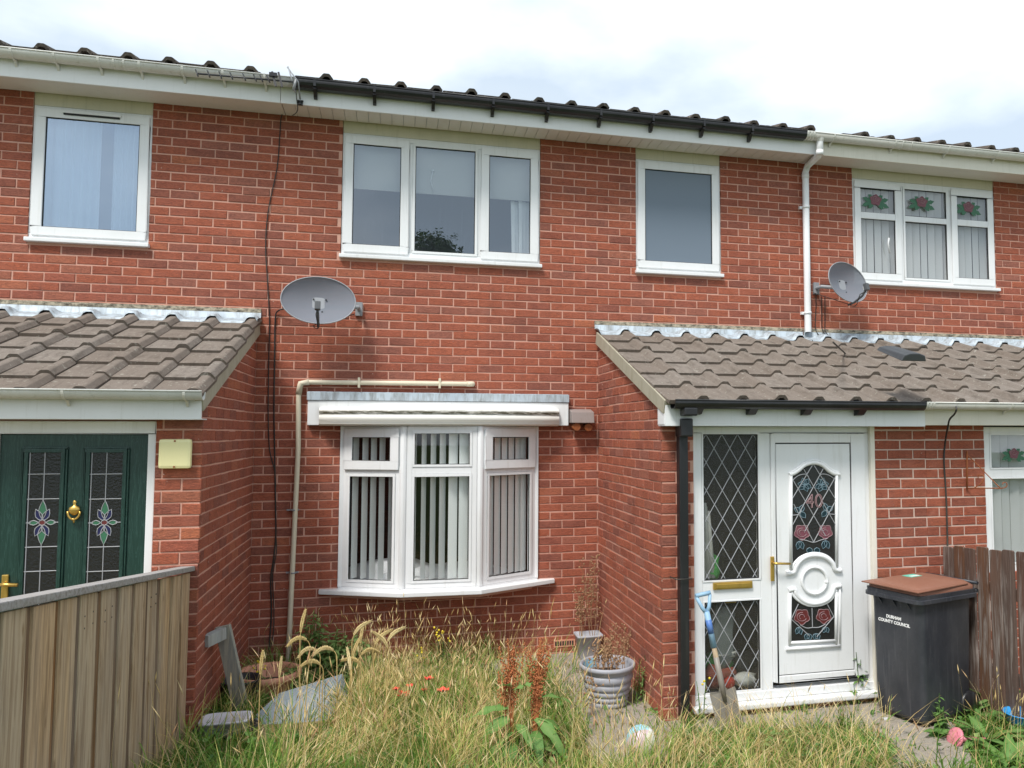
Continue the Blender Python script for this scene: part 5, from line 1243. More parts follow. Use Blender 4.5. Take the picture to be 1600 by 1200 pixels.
# ------------------------------------------------------------------ pots, ball, toys
def pot(name, label, c, prof, mat, n=36, extras=None, sx=1):
    t = thing(name, label, 'plant pot', tuple(c)); t.matrix_world = Matrix.Translation(t.location)
    PB(MB().lathe(prof, c, n, 0, sx), 'pot_shell', M[mat], t, fix=False); return t
pc = Vector((3.655, -1.40, ground(3.66,-1.4)+.018))
prof = [(0,.004),(.115,.004),(.13,.0)]
for k, (r0, z0, z1) in enumerate(((.135,.0,.045),(.140,.047,.09),(.147,.092,.14),(.158,.142,.20),(.170,.203,.27))):
    for q in range(6):
        a = -1.35+2.7*q/5; prof.append((r0+.018*math.cos(a), (z0+z1)/2+(z1-z0)/2*math.sin(a)/math.sin(1.35)))
prof += [(.185,.275),(.188,.30),(.200,.303),(.207,.315),(.205,.335),(.196,.342),(.185,.335),(.178,.31),(.165,.20),(.15,.19)]
prof = [(r_*1.02, z_*.87) for r_, z_ in prof]
pt = pot('plant_pot', 'large grey ribbed pot of dead stalks beside the porch wall', pc, prof, 'pot_grey')
PB(MB().lathe([(.0,.215),(.10,.22),(.172,.208)], pc, 24), 'dry_soil', M['dark_soil'], pt)
PB(MB().add([pc+Vector((r_*math.cos(a), r_*math.sin(a), z)) for r_, z in ((.168,.22),(.180,.285)) for a in [R(105+15*k) for k in range(6)]], [(k,k+1,7+k,6+k) for k in range(5)], 0, True), 'label_sticker', M['label_blue'], pt, fix=False)
pc2 = Vector((3.80, -.21, ground(3.8,-.2)+.018))
b = MB(); rr = []
for hw, z in ((.075,.0),(.082,.02),(.108,.20),(.118,.202),(.118,.222),(.108,.222),(.10,.17),(.02,.165)): rr.append([(pc2.x+x*1.0, pc2.y+y, pc2.z+z_) for x, y, z_ in rrect(hw, hw*.8, .02, z)])
vs = [v for q in rr for v in q]; n = len(rr[0]); b.add(vs, [(i*n+j, i*n+(j+1) % n, (i+1)*n+(j+1) % n, (i+1)*n+j) for i in range(len(rr)-1) for j in range(n)], 0, True); b.add(rr[-1], [tuple(range(n))]); b.add(rr[0], [tuple(range(n))[::-1]])
t = thing('plant_pot', 'small pale grey square pot in the corner by the air brick', 'plant pot', tuple(pc2)); t.matrix_world = Matrix.Translation(t.location); PB(b, 'pot_shell', M['pot_pale'], t)
tcp = atZ(392, 1070, .42); tcp = Vector((1.19, -.72, 0)); tcp.z = ground(tcp.x, tcp.y)-.10
prof = [(0,0),(.15,0),(.16,.01),(.215,.22),(.23,.225),(.243,.24),(.243,.27),(.232,.278),(.212,.272),(.20,.24),(.185,.16),(0,.15)]
tp = pot('plant_pot', 'wide round terracotta pot behind the leaning grey plank', tcp, prof, 'terracotta')
PB(MB().lathe([(.0,.185),(.1,.18),(.188,.175)], tcp, 20), 'dry_soil', M['dark_soil'], tp)
# ball in coloured segments
bc = atZ(1002, 1157, .18); br_ = .095; b = MB(); nu, nv = 24, 14; vs = []
mats = [M['sticker_white'], M['tub_lilac'], M['label_blue'], M['sticker_white']]
paint('ball_pastel_green', (.45,.66,.56,1), .4, .15); paint('ball_pastel_pink', (.66,.50,.56,1), .4, .15); paint('ball_pastel_yellow', (.72,.70,.55,1), .4, .15)
mats = [M['sticker_white'], M['ball_pastel_green'], M['label_blue'], M['ball_pastel_pink'], M['ball_pastel_yellow'], M['sticker_white']]
Rm = Matrix.Rotation(.5, 3, 'X') @ Matrix.Rotation(.4, 3, 'Y')
for i in range(nv+1):
    for j in range(nu):
        a, c = math.pi*i/nv, 2*math.pi*j/nu; vs.append(bc+Rm @ Vector((br_*math.sin(a)*math.cos(c), br_*math.sin(a)*math.sin(c), br_*math.cos(a))))
for i in range(nv):
    for j in range(nu): b.f.append((i*nu+j, (i+1)*nu+j, (i+1)*nu+(j+1) % nu, i*nu+(j+1) % nu)); b.m.append(j*6//nu); b.sm.append(True)
b.v = [tuple(v) for v in vs]; tag(b.build('ball', mats), 'pale pastel segmented ball in the grass by the path', 'ball')
# pink toy: disc head with a stubby handle
p = atG(1492, 1165); p.z += .05; t = thing('toy_trowel', 'pink plastic toy trowel lying on its side near the bin', 'toy', tuple(p)); t.matrix_world = Matrix.Translation(t.location)
dsk = MB().lathe([(0,.012),(.05,.012),(.066,.004),(.07,-.006),(.066,-.008),(.045,.0),(0,.0)], (0,0,0), 24)
T = Matrix.Translation(p) @ Matrix.Rotation(R(-62), 4, 'Y') @ Matrix.Rotation(R(20), 4, 'Z'); dsk.v = [tuple(T @ Vector(v)) for v in dsk.v]; PB(dsk, 'scoop', M['toy_pink'], t)
PB(MB().tube([p+Vector((.005,0,0)), p+Vector((.04,-.01,-.005))], [.05,.02], 12).tube([p+Vector((.03,-.005,-.008)), p+Vector((.10,-.02,-.015)), p+Vector((.20,-.04,-.02))], [.02,.017,.019], 10), 'toy_handle', M['toy_pink'], t)
p = atG(1596, 1150); p.z += .03; tag(MB().lathe([(0,.005),(.07,.005),(.10,.04),(.115,.085),(.125,.09),(.125,.095),(.112,.092),(.095,.045),(.06,.015),(0,.013)], p+Vector((.02,.0,.03)), 28).build('plastic_bowl', M['toy_blue']), 'bright blue plastic bowl in weeds at the right fence foot', 'bowl')
# grey plank with a short cross piece
pb = atX(378, 1112, 1.13); pt_ = atX(348, 978, 1.0)
t = thing('grey_plank', 'weathered grey plank leaning on the porch side wall with short crosspiece', 'plank', tuple(pb)); t.matrix_world = Matrix.Translation(t.location)
PB(MB().obox(pb, pt_, .10, .03, (-.25, -1, 0)), 'board', M['plank_grey'], t, bevel=.004)
c0 = pt_+Vector((-.01,-.0,-.03)); PB(MB().obox(c0+Vector((.02,-.03,-.01)), c0+Vector((-.055,-.19,-.02)), .05, .075, (0,0,1)), 'crosspiece', M['plank_grey'], t, bevel=.003)
# black lid with a pale tub
lc = atG(353, 1150); lc.z += .02; tag(MB().lathe([(0,.0),(.16,0),(.19,.02),(.195,.035),(.18,.03),(.15,.012),(0,.01)], lc, 30, 0, .95, .85).build('black_tray', M['lid_black']), 'round black plastic tray on the grass by the left fence', 'tray')
b = MB(); rr = [[(lc.x-.0+x, lc.y+y-.02, lc.z+.014+z) for x, y, z in rrect(hx, hy, .05, z)] for hx, hy, z in ((.115,.075,0),(.128,.086,.012),(.136,.093,.07),(.144,.10,.072),(.144,.10,.082),(.135,.09,.086),(.13,.086,.082),(.02,.02,.08))]
vs = [v for q in rr for v in q]; n = len(rr[0]); b.add(vs, [(i*n+j, i*n+(j+1) % n, (i+1)*n+(j+1) % n, (i+1)*n+j) for i in range(len(rr)-1) for j in range(n)], 0, True); b.add(rr[-1], [tuple(range(n))])
tag(b.build('plastic_tub', M['tub_lilac']), 'pale lilac rectangular food tub sitting on the round black tray', 'tub')
p = atG(335, 1140); tag(MB().lathe([(0,.0),(.10,0),(.12,.02),(.13,.17),(.14,.175),(.14,.19),(.125,.18),(.11,.03),(0,.02)], Vector((1.05,-1.0,ground(1.05,-1.0))), 24).build('bucket', M['lid_black']), 'black bucket standing behind the tub against the brick wall', 'bucket')
# translucent plastic cover lying bent in the grass
def q3(x, y, Y): return at(x, y, Y)
A = [q3(398,1118,-1.55), q3(437,1083,-1.35), q3(535,1053,-1.05), q3(505,1108,-1.5), q3(400,1172,-1.8), q3(512,1150,-1.75), q3(546,1098,-1.2)]
b = MB(); b.add(A+[a+Vector((.003,.006,0)) for a in A], [(0,1,2,3),(0,3,5,4),(3,2,6,5),(7,10,9,8),(7,11,12,10),(10,12,13,9)]); 
o = b.build('plastic_cover', M['sheet_clear'], fix=False); tag(o, 'bent sheet of cloudy clear plastic lying in the grass', 'plastic cover')

# ------------------------------------------------------------------ fences
t = thing('wooden_fence', 'pale weathered board fence with capping rail on the left', 'fence', (.9, -3, .4)); t.matrix_world = Matrix.Translation(t.location)
FX = .895
def ftop(Y): return 1.245+(-Y-1.64)*.118
y = -1.66; k = 0
while y > -5.6:
    wd = rng.uniform(.155, .18) if k else .16
    y1 = y-wd; proud = 0 if k % 1 == 0 else 0
    b = MB(); tz0, tz1 = ftop(y), ftop(y1); zb0_, zb1_ = ground(FX, y)+.0, ground(FX, y1)+.0
    e = [(FX+.0, y, zb0_), (FX+.0, y1, zb1_), (FX+.0, y1, tz1), (FX+.0, y, tz0)]
    b.prism(e, (-.016, 0, 0)); o = PB(b, 'board', M['fence_wood'], t, bevel=.003)
    o.rotation_euler = (0, rng.uniform(-.006,.006), 0)
    b = MB()
    for zz in (.06, .10):
        for q in (.25, .75): b.tube([(FX+.0005, y-wd*q, ftop(y)-zz*1.2), (FX-.002, y-wd*q, ftop(y)-zz*1.2)], .004, 6)
    PB(b, 'nail', M['seal_black'], t)
    # board on the far side showing in the gap
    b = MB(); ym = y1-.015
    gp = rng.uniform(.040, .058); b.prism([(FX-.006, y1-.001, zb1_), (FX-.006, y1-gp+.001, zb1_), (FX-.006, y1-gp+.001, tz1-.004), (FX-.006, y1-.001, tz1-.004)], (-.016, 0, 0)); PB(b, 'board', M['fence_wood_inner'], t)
    y = y1-gp; k += 1
b = MB(); b.obox((FX-.02, -1.63, ftop(-1.63)+.02), (FX-.02, -5.7, ftop(-5.7)+.02), .085, .03, (0,0,1)); PB(b, 'cap_rail', M['fence_rail'], t, bevel=.005)
for yy in (-1.70,): PB(MB().box(FX-.09, FX-.02, yy, yy+.07, ground(FX,yy)-.02, 1.24).box(FX-.018, FX+.004, -1.652, -1.632, ground(FX,-1.6), 1.24), 'post', M['fence_wood'], t, bevel=.004)
for zr in (.35, 1.05): PB(MB().obox((FX-.026, -1.7, zr+.1), (FX-.026, -5.6, zr+.45), .02, .06, (0,0,1)), 'rail', M['fence_wood'], t)
t = thing('wooden_fence', 'dark brown stained picket fence behind the wheelie bin', 'fence', (6.25, -2.3, .1)); t.matrix_world = Matrix.Translation(t.location)
y = -1.86
for k in range(14):
    wd = rng.uniform(.098, .112); X = 6.23+.004*math.sin(k*2.2); top = 1.245+rng.uniform(-.015,.02)+.008*k; y1 = y-wd
    b = MB(); b.prism([(X, y, .06), (X, y1, .06), (X, y1, top), (X, y1+.01, top+.006), (X, y-.01, top+.002), (X, y, top-.008)], (.02, 0, 0)); PB(b, 'board', M['pale_wood'], t, bevel=.003)
    y = y1-rng.uniform(.016, .026)
for zr in (.42, 1.0): PB(MB().box(6.252, 6.29, -3.5, -1.85, zr-.04, zr+.04), 'rail', M['pale_wood'], t)

# ------------------------------------------------------------------ plants
def inpoly(x, y, P):
    c = False; j = len(P)-1
    for i in range(len(P)):
        xi, yi = P[i]; xj, yj = P[j]
        if (yi > y) != (yj > y) and x < (xj-xi)*(y-yi)/(yj-yi)+xi: c = not c
        j = i
    return c
def blade_pack(pts, hts, wid, bend, mat, name, rnd, seedhead=0., lean=None):
    """many curved three segment blades in one mesh"""
    n = len(pts); pts = np.array(pts); hts = np.array(hts); a = nrg.uniform(0, 2*np.pi, n); la = np.array([7*noise.noise(Vector((p[0]*2.6, p[1]*2.6, 3.3))) for p in pts])+nrg.normal(0, .7, n)
    d = np.stack([np.cos(la), np.sin(la)], 1); s = np.stack([np.cos(a), np.sin(a)], 1); bd = bend*hts*nrg.uniform(.2, 1.3, n)
    lv = np.array([0, .35, .7, 1.0]); wd = np.array([1, .9, .6, .08])
    V = np.zeros((n, 8, 3)); 
    for i in range(4):
        c = pts[:, :2]+d*(bd*lv[i]**2)[:, None]; z = pts[:, 2]-.01+hts*lv[i]*(1-.12*lv[i]*nrg.uniform(0,1,n))
        for q, sg in ((0, -1), (1, 1)):
            V[:, 2*i+q, :2] = c+s*(sg*wid*wd[i]*.5*nrg.uniform(.7,1.2,n))[:, None]; V[:, 2*i+q, 2] = z
    base = (np.arange(n)*8)[:, None, None]; Fq = np.array([[0,1,3,2],[2,3,5,4],[4,5,7,6]])[None]+base
    verts = V.reshape(-1, 3); faces = Fq.reshape(-1, 4); R_ = np.repeat(np.array(rnd), 8)
    if seedhead > 0:
        # spindle of small facets at the tip
        tip = (V[:, 6]+V[:, 7])/2; pre = (V[:, 4]+V[:, 5])/2; dr = tip-pre; dr /= np.linalg.norm(dr, axis=1)[:, None]+1e-9
        ln = seedhead*nrg.uniform(.6, 1.4, n); wd2 = .0030*nrg.uniform(.7,1.5,n)
        s1 = np.cross(dr, np.array([0,0,1.])); s1 /= np.linalg.norm(s1, axis=1)[:, None]+1e-9; s2 = np.cross(dr, s1); off = len(verts)
        HV = np.zeros((n, 6, 3)); p0 = tip-dr*(ln*.75)[:, None]
        HV[:, 0] = p0; HV[:, 5] = tip+dr*(ln*.25)[:, None]+np.array([0,0,-.25])*ln[:, None]*.3; mid = p0+dr*(ln*.4)[:, None]
        for k, (u, v) in enumerate(((1,0),(0,1),(-1,0),(0,-1))): HV[:, 1+k] = mid+s1*(u*wd2)[:, None]+s2*(v*wd2)[:, None]
        hb = (np.arange(n)*6)[:, None, None]+off; tri = np.array([[0,1,2,2],[0,2,3,3],[0,3,4,4],[0,4,1,1],[5,2,1,1],[5,3,2,2],[5,4,3,3],[5,1,4,4]])
        HF = (tri[None]+hb).reshape(-1, 4); verts = np.concatenate([verts, HV.reshape(-1, 3)]); R_ = np.concatenate([R_, np.repeat(np.clip(np.array(rnd)+.12, 0, 1), 6)])
        fl = [tuple(f) for f in faces.tolist()]+[tuple(f[:3]) for f in HF.tolist()]
    else: fl = [tuple(f) for f in faces.tolist()]
    me = bpy.data.meshes.new(name); me.from_pydata(verts.tolist(), [], fl); me.materials.append(M[mat])
    at_ = me.attributes.new('rnd', 'FLOAT', 'POINT'); at_.data.foreach_set('value', R_.astype(np.float32)); me.polygons.foreach_set('use_smooth', [True]*len(fl)); me.update()
    return link(name, me)
def clear_of(X, Y):
    if Y > -.05 or Y < -3.6 or X < .93 or X > 9: return False
    if X > PRx-.03 and Y > PY-.02: return False
    if (X-3.655)**2+(Y+1.4)**2 < .16**2 or (X-1.19)**2+(Y+.72)**2 < .2**2 or (X-lc.x)**2+(Y-lc.y)**2 < .2**2: return False
    if abs(X-BX) < .25 and abs(Y-BYc) < .24: return False
    if X > 6.2: return False
    return True
COVER = [(398,1118),(437,1083),(535,1053),(546,1098),(512,1160),(400,1180)]
def scatter(n, accept):
    o = []; tries = 0
    while len(o) < n and tries < n*40:
        tries += 1; X = rng.uniform(.93, 6.25); Y = rng.uniform(-3.5, -.06)
        if not clear_of(X, Y): continue
        u, v, k = project((X, Y, ground(X, Y)))
        if u < 150 or u > 1680 or v > 1400: continue
        if 730 < u < 880 and 1165 < v < 1300 and rng.random() < .72: continue
        if inpoly(u, v, COVER) and rng.random() < .93 or 330 < u < 560 and 1150 < v < 1215 and rng.random() < .45: continue
        a = accept(X, Y, u, v)
        if rng.random() < a: o.append((X, Y, ground(X, Y)))
    return o
onpath = lambda X, Y: any(inpoly(X, Y, P) for P in PATHS)
def patch(X, Y, s, o=0): return noise.noise(Vector((X*s+o, Y*s-o, o)))
def acc_short(X, Y, u, v):
    if onpath(X, Y): return .05
    return .9 if u < 420 else (.75+.5*patch(X, Y, 2.2))
P = scatter(19000, acc_short)
hts = [rng.uniform(.05,.16)*(1.0+.6*patch(x,y,1.5)) for x, y, z in P]
rnd = [min(1, max(0, rng.gauss(.34, .2)+(.25*patch(x,y,1.3,3)) - (.25 if project((x,y,z))[0] < 430 else 0) - (.15 if project((x,y,z))[0] > 1080 else 0))) for x, y, z in P]
tag(blade_pack(P, hts, .010, .8, 'grass_green', 'short_grass', rnd), 'short green and yellowing grass across the overgrown front garden', 'grass', kind='stuff')
def acc_mid(X, Y, u, v):
    if onpath(X, Y): return .015
    if u < 400: return .15
    if u > 1440: return .1
    if u > 1060: return .35 if v > 1120 else .12
    return .6+1.0*patch(X, Y, 2.6, 7)
P = scatter(7500, acc_mid)
hts = [rng.uniform(.14,.36)*(1+.5*patch(x,y,1.2,5))*(1 if project((x,y,z))[0] < 1050 else .7) for x, y, z in P]
rnd = [min(1, max(0, rng.gauss(.47, .22)+.9*patch(x,y,2.1,9))) for x, y, z in P]
tag(blade_pack(P, hts, .0075, .65, 'grass_green', 'long_grass', rnd), 'long half dry grass in the middle of the garden', 'grass', kind='stuff')
def acc_dry(X, Y, u, v):
    if onpath(X, Y): return .03
    if u < 420: return .12
    if u > 1440: return .06
    if u > 1060: return .35 if v > 1110 else .25
    return .35+1.1*patch(X, Y, 2.4, 2)
P = scatter(6500, acc_dry)
hts = [rng.uniform(.12,.34) for _ in P]
tag(blade_pack(P, hts, .0042, 1.25, 'grass_dry', 'dry_grass', [rng.random() for _ in P]), 'matted straw coloured dry grass across the garden', 'grass', kind='stuff')
P = scatter(1000, lambda X, Y, u, v: (0.02 if onpath(X, Y) else (.10 if u < 430 else (.2 if u > 1060 else .9))))
hts = [rng.uniform(.28,.70)*(1 if project((x,y,z))[0] < 1050 else .75) for x, y, z in P]
tag(blade_pack(P, hts, .0028, .30, 'grass_dry', 'grass_stalks', [rng.random() for _ in P], .095), 'tall thin seeding grass stalks in front of the bay window', 'grass', kind='stuff')
def leaf_cover(n, mat, name, label, L_, accept):
    b = MB(); b.att = []
    for X, Y, z in scatter(n, accept):
        yaw = rng.uniform(0, 6.28); l = L_*rng.uniform(.6, 1.4); p = Vector((X, Y, z+rng.uniform(.01, .12))); t_ = rng.uniform(-.3, .7); d = Vector((math.cos(yaw)*math.cos(t_), math.sin(yaw)*math.cos(t_), math.sin(t_))); s_ = Vector((-math.sin(yaw), math.cos(yaw), rng.uniform(-.3,.3)))*l*.3
        b.add([p, p+d*l*.35+s_, p+d*l+Vector((0,0,-l*.2)), p+d*l*.35-s_], [(0,1,2,3)], 0, True); b.att += [min(1, max(0, rng.gauss(.5, .25)))]*4
    o = b.build(name, M[mat], fix=False); return tag(o, label, 'ground cover', kind='stuff')
# a leaf: folded, pointed blade
def leaf_geo(L_, W_, bend=.3, fold=.25, n=5, wavy=0):
    v = []; f = []
    for i in range(n+1):
        t = i/n; w_ = W_*math.sin(math.pi*min(1, (t*.93+.07)))**.8*(1-.25*t); x = L_*t; z = -bend*L_*t*t
        wv = wavy*math.sin(t*14)
        v += [(x, -w_/2, z+fold*w_/2+wv*.5), (x, 0, z), (x, w_/2, z+fold*w_/2-wv*.5)]
    for i in range(n): f += [(3*i, 3*i+1, 3*i+4, 3*i+3), (3*i+1, 3*i+2, 3*i+5, 3*i+4)]
    return v, f
def add_leaf(b, p, yaw, pit, L_, W_, bend=.4, mat=0, rv=.5, fold=.25, wavy=0, roll=0):
    v, f = leaf_geo(L_, W_, bend, fold, 5, wavy); T = Matrix.Translation(p) @ Matrix.Rotation(yaw, 4, 'Z') @ Matrix.Rotation(-pit, 4, 'Y') @ Matrix.Rotation(roll, 4, 'X')
    b.add([T @ Vector(q) for q in v], f, mat, True)
    if b.att is None: b.att = []
    q0 = rv+rng.uniform(-.15,.15); b.att += [min(1, max(0, q0+(.22 if i % 3 == 1 else -.05)+rng.uniform(-.1,.1))) for i in range(len(v))]
def pad(b, rv=.4):
    if b.att is None: b.att = []
    b.att += [rv]*(len(b.v)-len(b.att))
GP = 'weeds growing in the front garden'
leaf_cover(2600, 'leaf_green', 'ground_cover', 'small broad leaved weeds spread through the garden grass', .05, lambda X, Y, u, v: 0 if onpath(X, Y) and rng.random() < .93 else max(0, .25+1.3*patch(X, Y, 2.2, 21)+(.3 if u > 1050 else 0)))
def leafy(name, label, cat, base, hgt, nst, ll, lw, mat='leaf_green', spread=.06, dens=14, group=None, flowers=None, rv=.5):
    base = Vector(base); t = thing(name, label, cat, tuple(base), 0, group); t.matrix_world = Matrix.Translation(t.location)
    st = MB(); lf = MB(); fl = MB()
    for s in range(nst):
        a = rng.uniform(0, 6.28); q = Vector((math.cos(a), math.sin(a), 0))*rng.uniform(0, spread); h = hgt*rng.uniform(.65, 1.0); ln = Vector((rng.uniform(-.1,.1), rng.uniform(-.12,.05), 0))*h
        P = [base+q+ln*(k/5)**2+Vector((0,0,h*k/5-.01)) for k in range(6)]; st.tube(P, [.005,.005,.004,.0035,.003,.002], 5); pad(st, rng.random())
        for k in range(dens):
            u = .12+.86*k/dens; i = min(4, int(u*5)); p = P[i]+(P[i+1]-P[i])*(u*5-i); sc = (1.1-.65*u)
            add_leaf(lf, p, rng.uniform(0, 6.28), rng.uniform(-.1,.5), ll*sc*rng.uniform(.7,1.2), lw*sc*rng.uniform(.8,1.2), .5, 0, rv)
        if flowers and rng.random() < .8:
            for _ in range(3): fl.blob(P[-1]+Vector((rng.uniform(-.03,.03), rng.uniform(-.03,.03), rng.uniform(-.05,.02))), .009, 0, rng.randint(0, 99), .2, 6)
    PB(st, 'stem', M[mat], t, fix=False)['kind'] = 'stuff'; PB(lf, 'leaves', M[mat], t, fix=False)['kind'] = 'stuff'
    if fl.v: PB(fl, 'flower', M[flowers], t, fix=False)
    return t
for k, (x, y, hh, lab) in enumerate((((485, 1062), .56, 6, 'tallest green nettle clump beside the foot of the cream waste pipe'), ((520, 1065), .44, 7, 'bushy green nettle clump just right of the tallest nettles'), ((555, 1066), .42, 6, 'green nettle clump under the left end of the bay sill'), ((462, 1075), .18, 5, 'low green nettle growth right of the terracotta pot'))) if False else []: pass
for (xy, hgt, ns, lab) in (((487, 1066), .60, 7, 'tallest green nettle clump beside the foot of the cream waste pipe'), ((522, 1070), .46, 8, 'bushy green nettle clump just right of the tallest nettles'), ((558, 1068), .42, 6, 'green nettle clump under the left end of the bay sill'), ((455, 1080), .2, 6, 'low green nettle growth right of the terracotta pot')):
    leafy('nettle', lab, 'nettle', atG(*xy), hgt, ns+4, .12, .06, 'leaf_green', .12, 18, 'nettles by the waste pipe', None, .8)
leafy('weed', 'dark leafy weed with small yellow flowers under the middle of the bay', 'weed', atG(690, 1068), .50, 5, .055, .02, 'leaf_dark', .06, 16, GP, 'yellow_flower')
leafy('weed', 'thin weed with yellow flowers just left of the dark weed', 'weed', atG(655, 1070), .40, 3, .045, .015, 'leaf_green', .05, 8, GP, 'yellow_flower')
leafy('weed', 'thin green weed climbing the right edge of the white door frame', 'weed', atG(1345, 1098), .42, 3, .06, .035, 'leaf_green', .04, 8, GP)
leafy('weed', 'low leafy green weed under the right end of the door sill', 'weed', atG(1325, 1100), .16, 6, .075, .05, 'leaf_green', .09, 8, GP)
leafy('weed', 'low green weed under the middle of the door sill', 'weed', atG(1240, 1110), .12, 5, .06, .03, 'leaf_green', .1, 7, GP)
leafy('weed', 'small dark green weed at the left foot of the bin', 'weed', atG(1385, 1115), .16, 3, .045, .02, 'leaf_dark', .03, 10, GP)
leafy('weed', 'bushy mint like weed at the right foot of the bin', 'weed', atG(1475, 1145), .26, 5, .07, .035, 'leaf_green', .06, 10, GP)
leafy('weed', 'low green weed beside the base of the black downpipe', 'weed', atG(1040, 1120), .14, 6, .05, .03, 'leaf_green', .08, 8, GP)
leafy('weed', 'yellow green weed against the porch corner right of the big pot', 'weed', atG(1008, 1100), .42, 4, .06, .018, 'leaf_green', .06, 12, GP, None, .8)
leafy('weed', 'small yellow flowered weed in front of the spade handle', 'weed', atG(1100, 1135), .40, 2, .04, .018, 'leaf_green', .03, 7, GP, 'yellow_flower')
leafy('weed', 'low green weed with white flower growing in the terracotta pot', 'weed', tcp+Vector((-.06,-.02,.2)), .16, 3, .05, .03, 'leaf_green', .05, 7, GP, 'yellow_flower')
leafy('weed', 'green weed patch in grass right of the pastel ball', 'weed', atG(1075, 1165), .15, 8, .08, .03, 'leaf_green', .14, 8, GP)
leafy('weed', 'feathery green weed patch left of the pastel ball', 'weed', atG(905, 1150), .22, 6, .06, .02, 'leaf_green', .1, 10, GP)
leafy('weed', 'bright green weed patch in grass left of the concrete by the bin', 'weed', atG(1370, 1180), .20, 9, .12, .035, 'leaf_green', .13, 8, GP, None, .7)
leafy('weed', 'green weed low in the grass right of the clear plastic', 'weed', atG(465, 1165), .12, 5, .06, .04, 'leaf_green', .08, 7, GP)
# dead stalks in and by the pots
def dead(name, label, base, hgt, n, mat='dry_brown', spread=.1, cat='dead plant', twig=7):
    base = Vector(base); t = thing(name, label, cat, tuple(base)); t.matrix_world = Matrix.Translation(t.location); b = MB(); l = MB()
    for s in range(n):
        a = rng.uniform(0, 6.28); q = Vector((math.cos(a), math.sin(a), 0))*spread*rng.random()**.5; h = hgt*rng.uniform(.45,1); ln = Vector((rng.uniform(-.2,.2), rng.uniform(-.15,.1), 0))*h
        P = [base+q+ln*(k/4)**1.5+Vector((rng.uniform(-.008,.008), 0, h*k/4)) for k in range(5)]; b.tube(P, [.003,.003,.0025,.002,.0012], 5)
        for k in range(twig):
            u = rng.uniform(.3,1); i = min(3, int(u*4)); p = P[i]+(P[i+1]-P[i])*(u*4-i); e = p+Vector((rng.uniform(-.05,.05), rng.uniform(-.05,.05), rng.uniform(.0,.05))); b.tube([p, e], [.0015,.001], 4, 0, False); l.blob(e, (.008,.006,.009), 0, k, .4, 5)
    PB(b, 'stem', M[mat], t, fix=False)['kind'] = 'stuff'; PB(l, 'seed_head', M[mat], t, fix=False)['kind'] = 'stuff'; return t
dead('dead_plant', 'dry brown stalks standing in the large grey ribbed pot', pc+Vector((0,0,.21)), .30, 22, 'dry_brown', .14)
dead('dead_plant', 'tall dead climber in the corner above the small pot', pc2+Vector((0,.04,.16)), .78, 9, 'dry_brown', .09, 'dead plant', 22)
dead('dead_plant', 'reddish dead stalks against the brick porch wall behind big pot', Vector((3.87,-1.0,.1)), .62, 7, 'dry_brown', .07, 'dead plant', 12)
dead('dead_plant', 'dark dead weed stalks left of the large grey pot', atG(925, 1125), .40, 5, 'dry_brown', .06, 'dead plant', 9)
dead('dead_plant', 'bleached dead stalk at the base of the black downpipe', atG(1058, 1120), .34, 5, 'dry_brown', .05, 'dead plant', 10)
dead('dead_plant', 'matted dead stems at the foot of the left porch corner', Vector((1.02,-.12,.1)), .16, 14, 'dry_brown', .14, 'dead plant', 5)
# wheat
GW = 'ripe wheat stalks in the left of the garden'
def wheat(base, hgt, curve, yaw, label):
    base = Vector(base); t = thing('wheat_stalk', label, 'wheat', tuple(base), 0, GW); t.matrix_world = Matrix.Translation(t.location)
    d = Vector((math.cos(yaw), math.sin(yaw), 0)); P = [base]; L0 = hgt*(.86 if curve < 1 else .97)
    lean = rng.uniform(-.04,.04)
    for k in range(1, 7): P.append(base+Vector((lean*k/6, 0, L0*k/6)))
    tip = P[-1]; ang = 0; E = [tip]
    for k in range(9):
        ang += curve/9; tip = tip+(d*math.sin(ang)+Vector((0,0,1))*math.cos(ang))*.016; E.append(tip)
    b = MB().tube(P+E[1:4], [.0028]*7+[.0022]*3, 5); pad(b, rng.random()*.5); PB(b, 'stem', M['wheat'], t, fix=False)
    b = MB(); H0 = E[3:]; ext = [H0[-1]+(H0[-1]-H0[-2])*(k+1)*1.0 for k in range(2)]; H1 = H0+ext
    for k, p in enumerate(H1[:-1]):
        dd = (H1[k+1]-p).normalized(); s1 = dd.cross(Vector((.3,1,.2))).normalized()
        for sg in (-1, 1):
            for off in (0, .5):
                q = (k+off)/len(H1); r_ = .0046*(.5+.7*math.sin(math.pi*min(1, .12+q))); b.blob(p+(H1[k+1]-p)*off+s1*sg*r_*.9, (r_*.9, r_*.9, r_*1.7), 0, k, .25, 6); b.tube([p+s1*sg*r_, p+s1*sg*r_*2.2+dd*.02], [.0009, .0004], 3, 0, False)
    pad(b, rng.uniform(.4,.9)); PB(b, 'ear', M['wheat'], t, fix=False)
    return t
